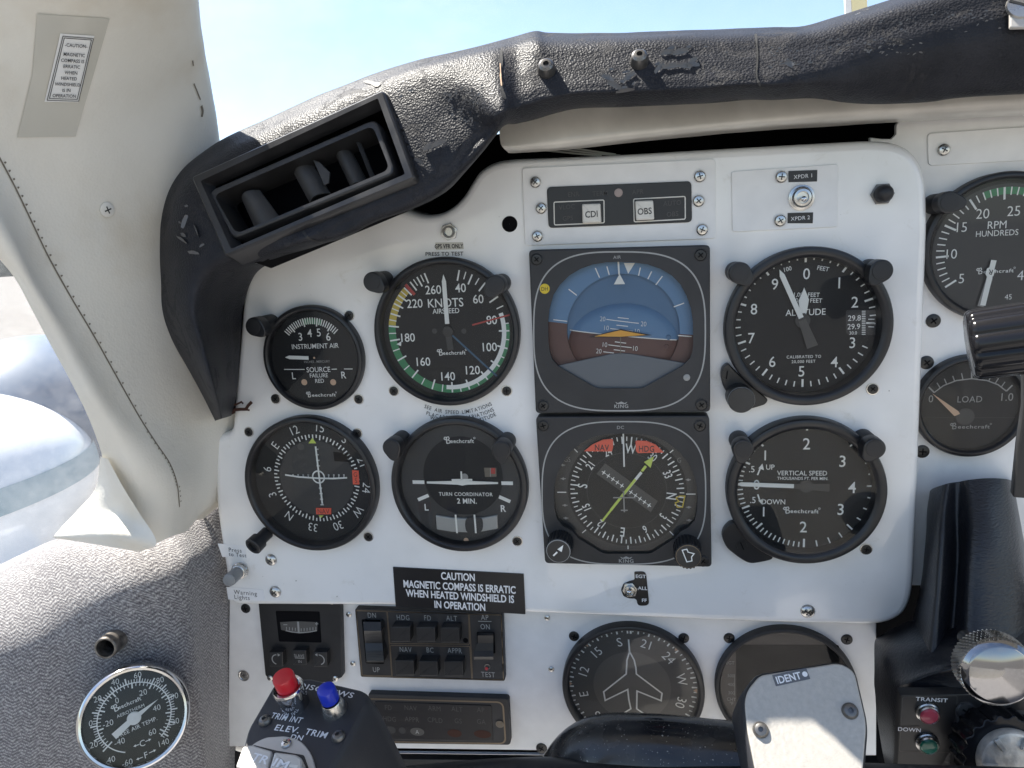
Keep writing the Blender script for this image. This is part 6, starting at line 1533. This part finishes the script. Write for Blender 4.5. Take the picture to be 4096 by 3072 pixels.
# trim switch
m = MB(); q = rpoly(fy.ts([(350, 1180), (520, 1100), (760, 1085), (960, 1140), (1090, 1300), (1150, 1500), (1150, 1800), (150, 1750), (180, 1400)], 1.5), [2, 4, 4, 4, 4, 4, 2, 2, 4]); m.slab(q, 0.02, 1.5, 'trim_silver', .5)
m.poly(rpoly(fy.ts([(360, 1200), (640, 1270), (1000, 1330), (1060, 1500), (1060, 1750), (150, 1700), (200, 1400)], 1.6), 1), 1.65, 'ink_black'); in_frame_scr(go, fy, 778, 1190, 'pan', .85, 1.5); ts = m.build('trim_plate', go)
for s, q, t0, t1 in (('TR', [(225, 1215), (345, 1195), (600, 1275), (520, 1560), (130, 1480)], (350, 1345), (555, 1400)), ('IM', [(625, 1285), (900, 1318), (975, 1370), (975, 1640), (540, 1570)], (625, 1415), (800, 1460))):
    m = MB(); zz = 7.0; pts = rpoly(fy.ts(q, zz), 1.2); m.slab(pts, 1.6, zz, 'trim_silver', .8)
    p0_, p1_ = Vector(fy.t(*t0, zz)), Vector(fy.t(*t1, zz)); d = p1_ - p0_; hh = fy.k(100 / fy.q, 590, 1640) * .9; w = glyphs(s, .02, 1.0)[3] * hh / CAP
    m.text(s, tuple((p0_ + p1_) / 2), hh, zz + .15, 'label_white', math.degrees(atan2(d.y, d.x)), d.length / w, .02)
    a_, b_ = ((225, 1335), (345, 1358)) if s == 'TR' else ((812, 1465), (920, 1480)); m.line(fy.t(*a_, zz), fy.t(*b_, zz), fy.k(32 / fy.q, 590, 1640), zz + .15, 'cap_white'); m.build('trim_rocker', go)
# silver faced grip
fr = Frame(W(1735, 1560, 119), Vector((.955, .27, -.0)), Vector((-.07, -.72, .68))); fr.q = 1
invy = yoke.matrix_world.inverted()
pl = rpoly([fr.l(*p) for p in ((1606, 1500), (1640, 1458), (1812, 1431), (1846, 1448), (1873, 1564), (1862, 1700), (1640, 1715), (1611, 1570))], [5, 6, 5, 4, 4, 3, 3, 6])
m = MB(); m.rings([(inset(pl, -4), -60), (inset(pl, -3), -30), (inset(pl, -1.6), -8), (inset(pl, -.6), -2.2), (pl, -1.6)], 'grip_black', True); g2 = m.build('grip', yoke, 45); g2.matrix_parent_inverse = invy; g2.matrix_world = fr.M
m = MB(); m.slab(inset(pl, .2), -1.55, .2, 'grip_silver', .6); ip = m.build('face_plate', g2)
m = MB(); z = .4; a, b_ = Vector(fr.l(1674, 1470, z)), Vector(fr.l(1744, 1455, z)); d = b_ - a; rt_ = math.degrees(atan2(d.y, d.x)); c_ = (a + b_) / 2; u = d.normalized(); n_ = Vector((-u.y, u.x)); kk_ = d.length / 2
m.poly([tuple(c_ + u * s1 * kk_ * 1.06 + n_ * s2 * 2.3) for s1, s2 in ((-1, -1), (1, -1), (1, 1), (-1, 1))], z - .08, 'steel_dark'); w = glyphs('IDENT', .02)[3] * 3.0 / CAP
m.text('IDENT', tuple(c_ - u * kk_ * .16), 3.0, z, 'label_white', rt_, kk_ * 1.5 / w, .02); q = c_ + u * kk_ * .85; m.disc(q.x, q.y, 1.1, z, 'label_white', 16); m.build('label', ip)
for x, y in ((1643, 1577), (1836, 1536)):
    o = bpy.data.objects.new('screw', screw_mesh('socket')); COL.objects.link(o); o.parent = g2; a = fr.l(x, y, .2); o.location = (a[0] * .001, a[1] * .001, .0002)
# glossy hub bar between the grips
ctr = spl([W(1232, 1800, 58), W(1244, 1716, 62), W(1296, 1652, 68), W(1400, 1648, 74), W(1540, 1664, 80), W(1700, 1682, 86), W(1800, 1692, 88)], 8)
m = MB(); vs = []; fs = []; n = 40
for i, c_ in enumerate(ctr):
    d = (ctr[min(i + 1, len(ctr) - 1)] - ctr[max(i - 1, 0)]).normalized(); s1 = d.cross(Vector((0, 1, 0))).normalized(); s2 = s1.cross(d)
    for k in range(n):
        a = 2 * pi * k / n; vs.append((invy @ (c_ + s1 * cos(a) * .0245 + s2 * sin(a) * .021)) * 1000)
for i in range(len(ctr) - 1):
    for k in range(n): fs.append((i * n + k, i * n + (k + 1) % n, (i + 1) * n + (k + 1) % n, (i + 1) * n + k))
m.add(vs, fs, 'dusty_black'); m.build('hub_bar', yoke, 180)
# lower cross tube
ctr = [W(840, 1720, 60), W(1130, 1705, 80), W(1500, 1715, 95), W(1960, 1735, 110), W(2300, 1750, 118)]; ctr = spl(ctr, 8); m = MB(); vs = []; fs = []
for i, c_ in enumerate(ctr):
    d = (ctr[min(i + 1, len(ctr) - 1)] - ctr[max(i - 1, 0)]).normalized(); s1 = d.cross(Vector((0, 1, 0))).normalized(); s2 = s1.cross(d)
    for k in range(n): a = 2 * pi * k / n; vs.append((invy @ (c_ + s1 * cos(a) * .015 + s2 * sin(a) * .015)) * 1000)
for i in range(len(ctr) - 1):
    for k in range(n): fs.append((i * n + k, i * n + (k + 1) % n, (i + 1) * n + (k + 1) % n, (i + 1) * n + k))
m.add(vs, fs, 'plastic_black'); m.build('cross_tube', yoke, 180)

# ================================================================== PEDESTAL
rows = [[(2004, 1075, -40), (2012, 1058, -14), (2040, 1046, 4), (2068, 1041, 2), (2095, 1036, 6), (2140, 1033, 6), (2180, 1036, 0), (2192, 1045, -30)],
        [(2000, 1110, -40), (2006, 1110, -8), (2034, 1108, 14), (2066, 1108, 7), (2100, 1108, 17), (2146, 1106, 17), (2192, 1108, 6), (2202, 1110, -25)],
        [(1996, 1190, -40), (2001, 1190, -2), (2030, 1188, 26), (2068, 1190, 14), (2096, 1188, 28), (2156, 1186, 28), (2206, 1190, 16), (2216, 1190, -15)],
        [(1988, 1270, -35), (1993, 1270, 3), (2024, 1270, 34), (2064, 1270, 22), (2092, 1270, 36), (2158, 1270, 36), (2216, 1270, 24), (2228, 1270, -10)],
        [(1972, 1335, -30), (1978, 1338, 8), (2016, 1350, 42), (2058, 1352, 31), (2088, 1355, 45), (2158, 1355, 45), (2222, 1355, 32), (2236, 1355, 0)],
        [(1950, 1440, 0), (1968, 1440, 30), (2008, 1440, 52), (2050, 1440, 46), (2082, 1438, 55), (2158, 1440, 55), (2226, 1440, 42), (2240, 1440, 10)]]
ped = thing('pedestal', 'black leather covered control pedestal beside the white panel', 'pedestal', panel_frame(2080, 1300, 30))
surface('leather_cover', [WR(r) for r in rows], 7, 7, 'black_leather', ped, .0005, 4)
rows = [[(1895, 1376, -20), (1945, 1350, -10), (1985, 1338, 6), (2080, 1330, 20), (2250, 1320, 20)], [(1889, 1390, 4), (1918, 1392, 22), (1998, 1388, 40), (2080, 1385, 46), (2250, 1385, 46)],
        [(1889, 1450, 12), (1930, 1455, 42), (2006, 1440, 55), (2080, 1428, 60), (2250, 1415, 60)], [(1889, 1476, 15), (1940, 1478, 52), (2010, 1456, 61), (2080, 1442, 66), (2250, 1425, 66)], [(1891, 1500, 17), (1943, 1492, 54), (2012, 1478, 60), (2080, 1470, 64), (2250, 1460, 64)],
        [(1896, 1560, 19), (1943, 1560, 57), (2012, 1560, 62), (2080, 1560, 66), (2250, 1560, 66)], [(1925, 1720, 22), (1936, 1720, 60), (2012, 1720, 66), (2080, 1720, 70), (2250, 1720, 70)]]
surface('lower_cover', [WR(r) for r in rows], 7, 7, 'black_leather', ped, .0004, 6)
f = Frame(W(2010, 1570, 66), Vector((1, 0, 0)), Vector((0, -.995, -.06))); f.b = (1659, 1106); f.q = 3
gp = thing('gear_light_plate', 'black plate with red TRANSIT and green DOWN lamps', 'indicator plate', f); K = f.k(1 / 3, 2010, 1580)
m = MB(); m.slab(rpoly(f.ts([(862, 1188), (1700, 1175), (1720, 1760), (835, 1720)], 1.5), 1), -4, 1.5, 'plastic_black', .4)
m.path(rpoly(f.ts([(872, 1198), (1225, 1190), (1215, 1560), (850, 1550)], 1.5), 1), 3 * K, 1.62, 'dial_grey', True)
m.text('TRANSIT', f.t(1060, 1214, 1.5), 25 * K, 1.65, 'label_white', 0, 1.12, .012, 1.05); m.slab(f.ts([(856, 1390), (982, 1388), (982, 1424), (856, 1428)], 1.7), 1.5, 1.75, 'label_black'); m.text('DOWN', f.t(916, 1409, 1.8), 25 * K, 1.9, 'label_white', 0, 1.0, .012, 1.05); m.build('plate', gp)
for x, y, mt in ((1048, 1312, 'lamp_red'), (1045, 1508, 'lamp_green')):
    zt = 4.8; c_ = f.t(x, y + 14, zt); r_ = 55 * K
    m = MB(); m.lathe([(r_ * 1.1, 1.5), (r_ * 1.08, 2.6), (r_ * .98, 3.0), (r_ * .98, zt - .6), (r_ * .9, zt), (r_ * .84, zt - .4)], 'steel', c_, 40); lo = m.build('indicator_lamp', gp)
    m = MB(); m.lathe([(r_ * .86, zt - .5), (r_ * .7, zt + .5), (r_ * .4, zt + 1.0), (.05, zt + 1.2)], mt, c_, 36); m.build('lens', lo)
# bayonet ring with a ribbed collar
fk = Frame(W(2178, 1618, 84), Vector((1, 0, 0)), Vector((.02, -.95, .22))); fk.q = 1
ring = thing('bayonet_ring', 'ribbed black collar round a rough zinc cap', 'lever base', fk); k1 = fk.k(1, 2178, 1618); c_ = fk.l(2180, 1640, 0)
m = MB(); ribbed(m, c_, 96 * k1, -14, 1.0, 'gloss_black', 20, .07); m.lathe([(72 * k1, 1.05), (70 * k1, .2), (69 * k1, -2)], 'void_black', c_, 48); m.build('collar', ring)
m = MB(); m.lathe([(70 * k1, -2), (70 * k1, 4.5), (67 * k1, 5.5), (62 * k1, 5.6), (60 * k1, 4.4), (.05, 4.6)], 'zinc', c_, 64)
for a in (125, 65, 185, 245, 5):
    u = Vector((cos(radians(a)), sin(radians(a)))); n_ = Vector((-u.y, u.x)); C0 = Vector(c_); m.slab([tuple(C0 + u * 36 * k1 - n_ * 5 * k1), tuple(C0 + u * 66 * k1 - n_ * 6 * k1), tuple(C0 + u * 66 * k1 + n_ * 6 * k1), tuple(C0 + u * 36 * k1 + n_ * 5 * k1)], 4.4, 6.4, 'zinc', .5)
m.build('cap', ring)
m = MB(); m.slab(rpoly([fk.l(*p, -13) for p in ((2068, 1530), (2260, 1522), (2280, 1740), (2062, 1740))], 3), -18, -13, 'frame_black', .6); m.build('mount', ring); screw(ring, fk, 2087, 1537, 'frame', -13, 1.6)
# chrome knurled knob
fk = Frame(W(2158, 1446, 100), Vector((1, 0, 0)), Vector((-.02, -.99, .10))); fk.q = 1
kn = thing('knurled_knob', 'shiny chrome knob with knurled rim on the pedestal', 'knob', fk); k1 = fk.k(1, 2158, 1446)
R0 = 74.5 * k1; zt = 0; c_ = fk.l(2158, 1454, 0)
m = MB(); vs = []; fs = []; n = 110; prz = [-9.5 + i * .85 for i in range(12)]
for j, z_ in enumerate(prz):
    for i in range(n):
        a = 2 * pi * (i + .5 * (j % 2)) / n; rr = R0 * (1 if (i + j // 2) % 2 else .945) * (1 - .02 * max(0, j - 9)); vs.append((c_[0] + rr * cos(a), c_[1] + rr * sin(a), z_))
for j in range(len(prz) - 1):
    for i in range(n): fs.append((j * n + i, j * n + (i + 1) % n, (j + 1) * n + (i + 1) % n, (j + 1) * n + i))
m.add(vs, fs, 'steel'); m.build('knurled_rim', kn, 10)
m = MB(); m.lathe([(R0 * .955, prz[-1]), (R0 * .86, prz[-1] + 1.6), (R0 * .80, prz[-1] + 2.2), (.05, prz[-1] + 2.6)], 'chrome_face', c_, 80); m.build('face', kn, 60)
m = MB(); m.lathe([(R0 * .22, -34), (R0 * .22, -9.5), (R0 * .95, -9.5)], 'plastic_black', c_, 40); m.build('shaft', kn)
# ribbed black lever grip
fk = Frame(W(2150, 745, 112), Vector((.95, -.26, .17)), Vector((-.26, -.95, .02))); fk.q = 1
lv = thing('lever_grip', 'shiny black grooved lever grip in front of the RPM gauge', 'lever', fk)
a0 = fk.l(2100, 745, 0); k1 = fk.k(1, 2150, 745); m = MB(); R0 = 77 * k1; vs = []; fs = []; n = 180
lenx = [(-1.2, .02), (-1.1, .86), (-.7, .93), (.2, .98), (1.2, 1.0), (34, 1.0), (60, 1.0)]
for x_, k_ in lenx:
    for i in range(n):
        a = 2 * pi * i / n; rr = R0 * k_ * (1 - .075 * (1 - abs(sin(a * 5.5))) ** 1.5); vs.append((a0[0] + x_, a0[1] + rr * cos(a), rr * sin(a)))
for j in range(len(lenx) - 1):
    for i in range(n): fs.append((j * n + i, (j + 1) * n + i, (j + 1) * n + (i + 1) % n, j * n + (i + 1) % n))
m.add(vs, fs, 'gloss_black'); m.build('grip', lv, 40)
m = MB(); q = [fk.l(*p, -16) for p in ((2212, 800), (2260, 800), (2260, 1080), (2188, 1075), (2200, 960), (2212, 880))]; m.slab(rpoly(q, 1), -22, -16, 'plastic_black', .6); m.build('lever_arm', lv)

for o in list(bpy.data.objects):
    if o.type == 'MESH' and o.parent is None and 'label' not in o and 'kind' not in o: print('untagged', o.name)
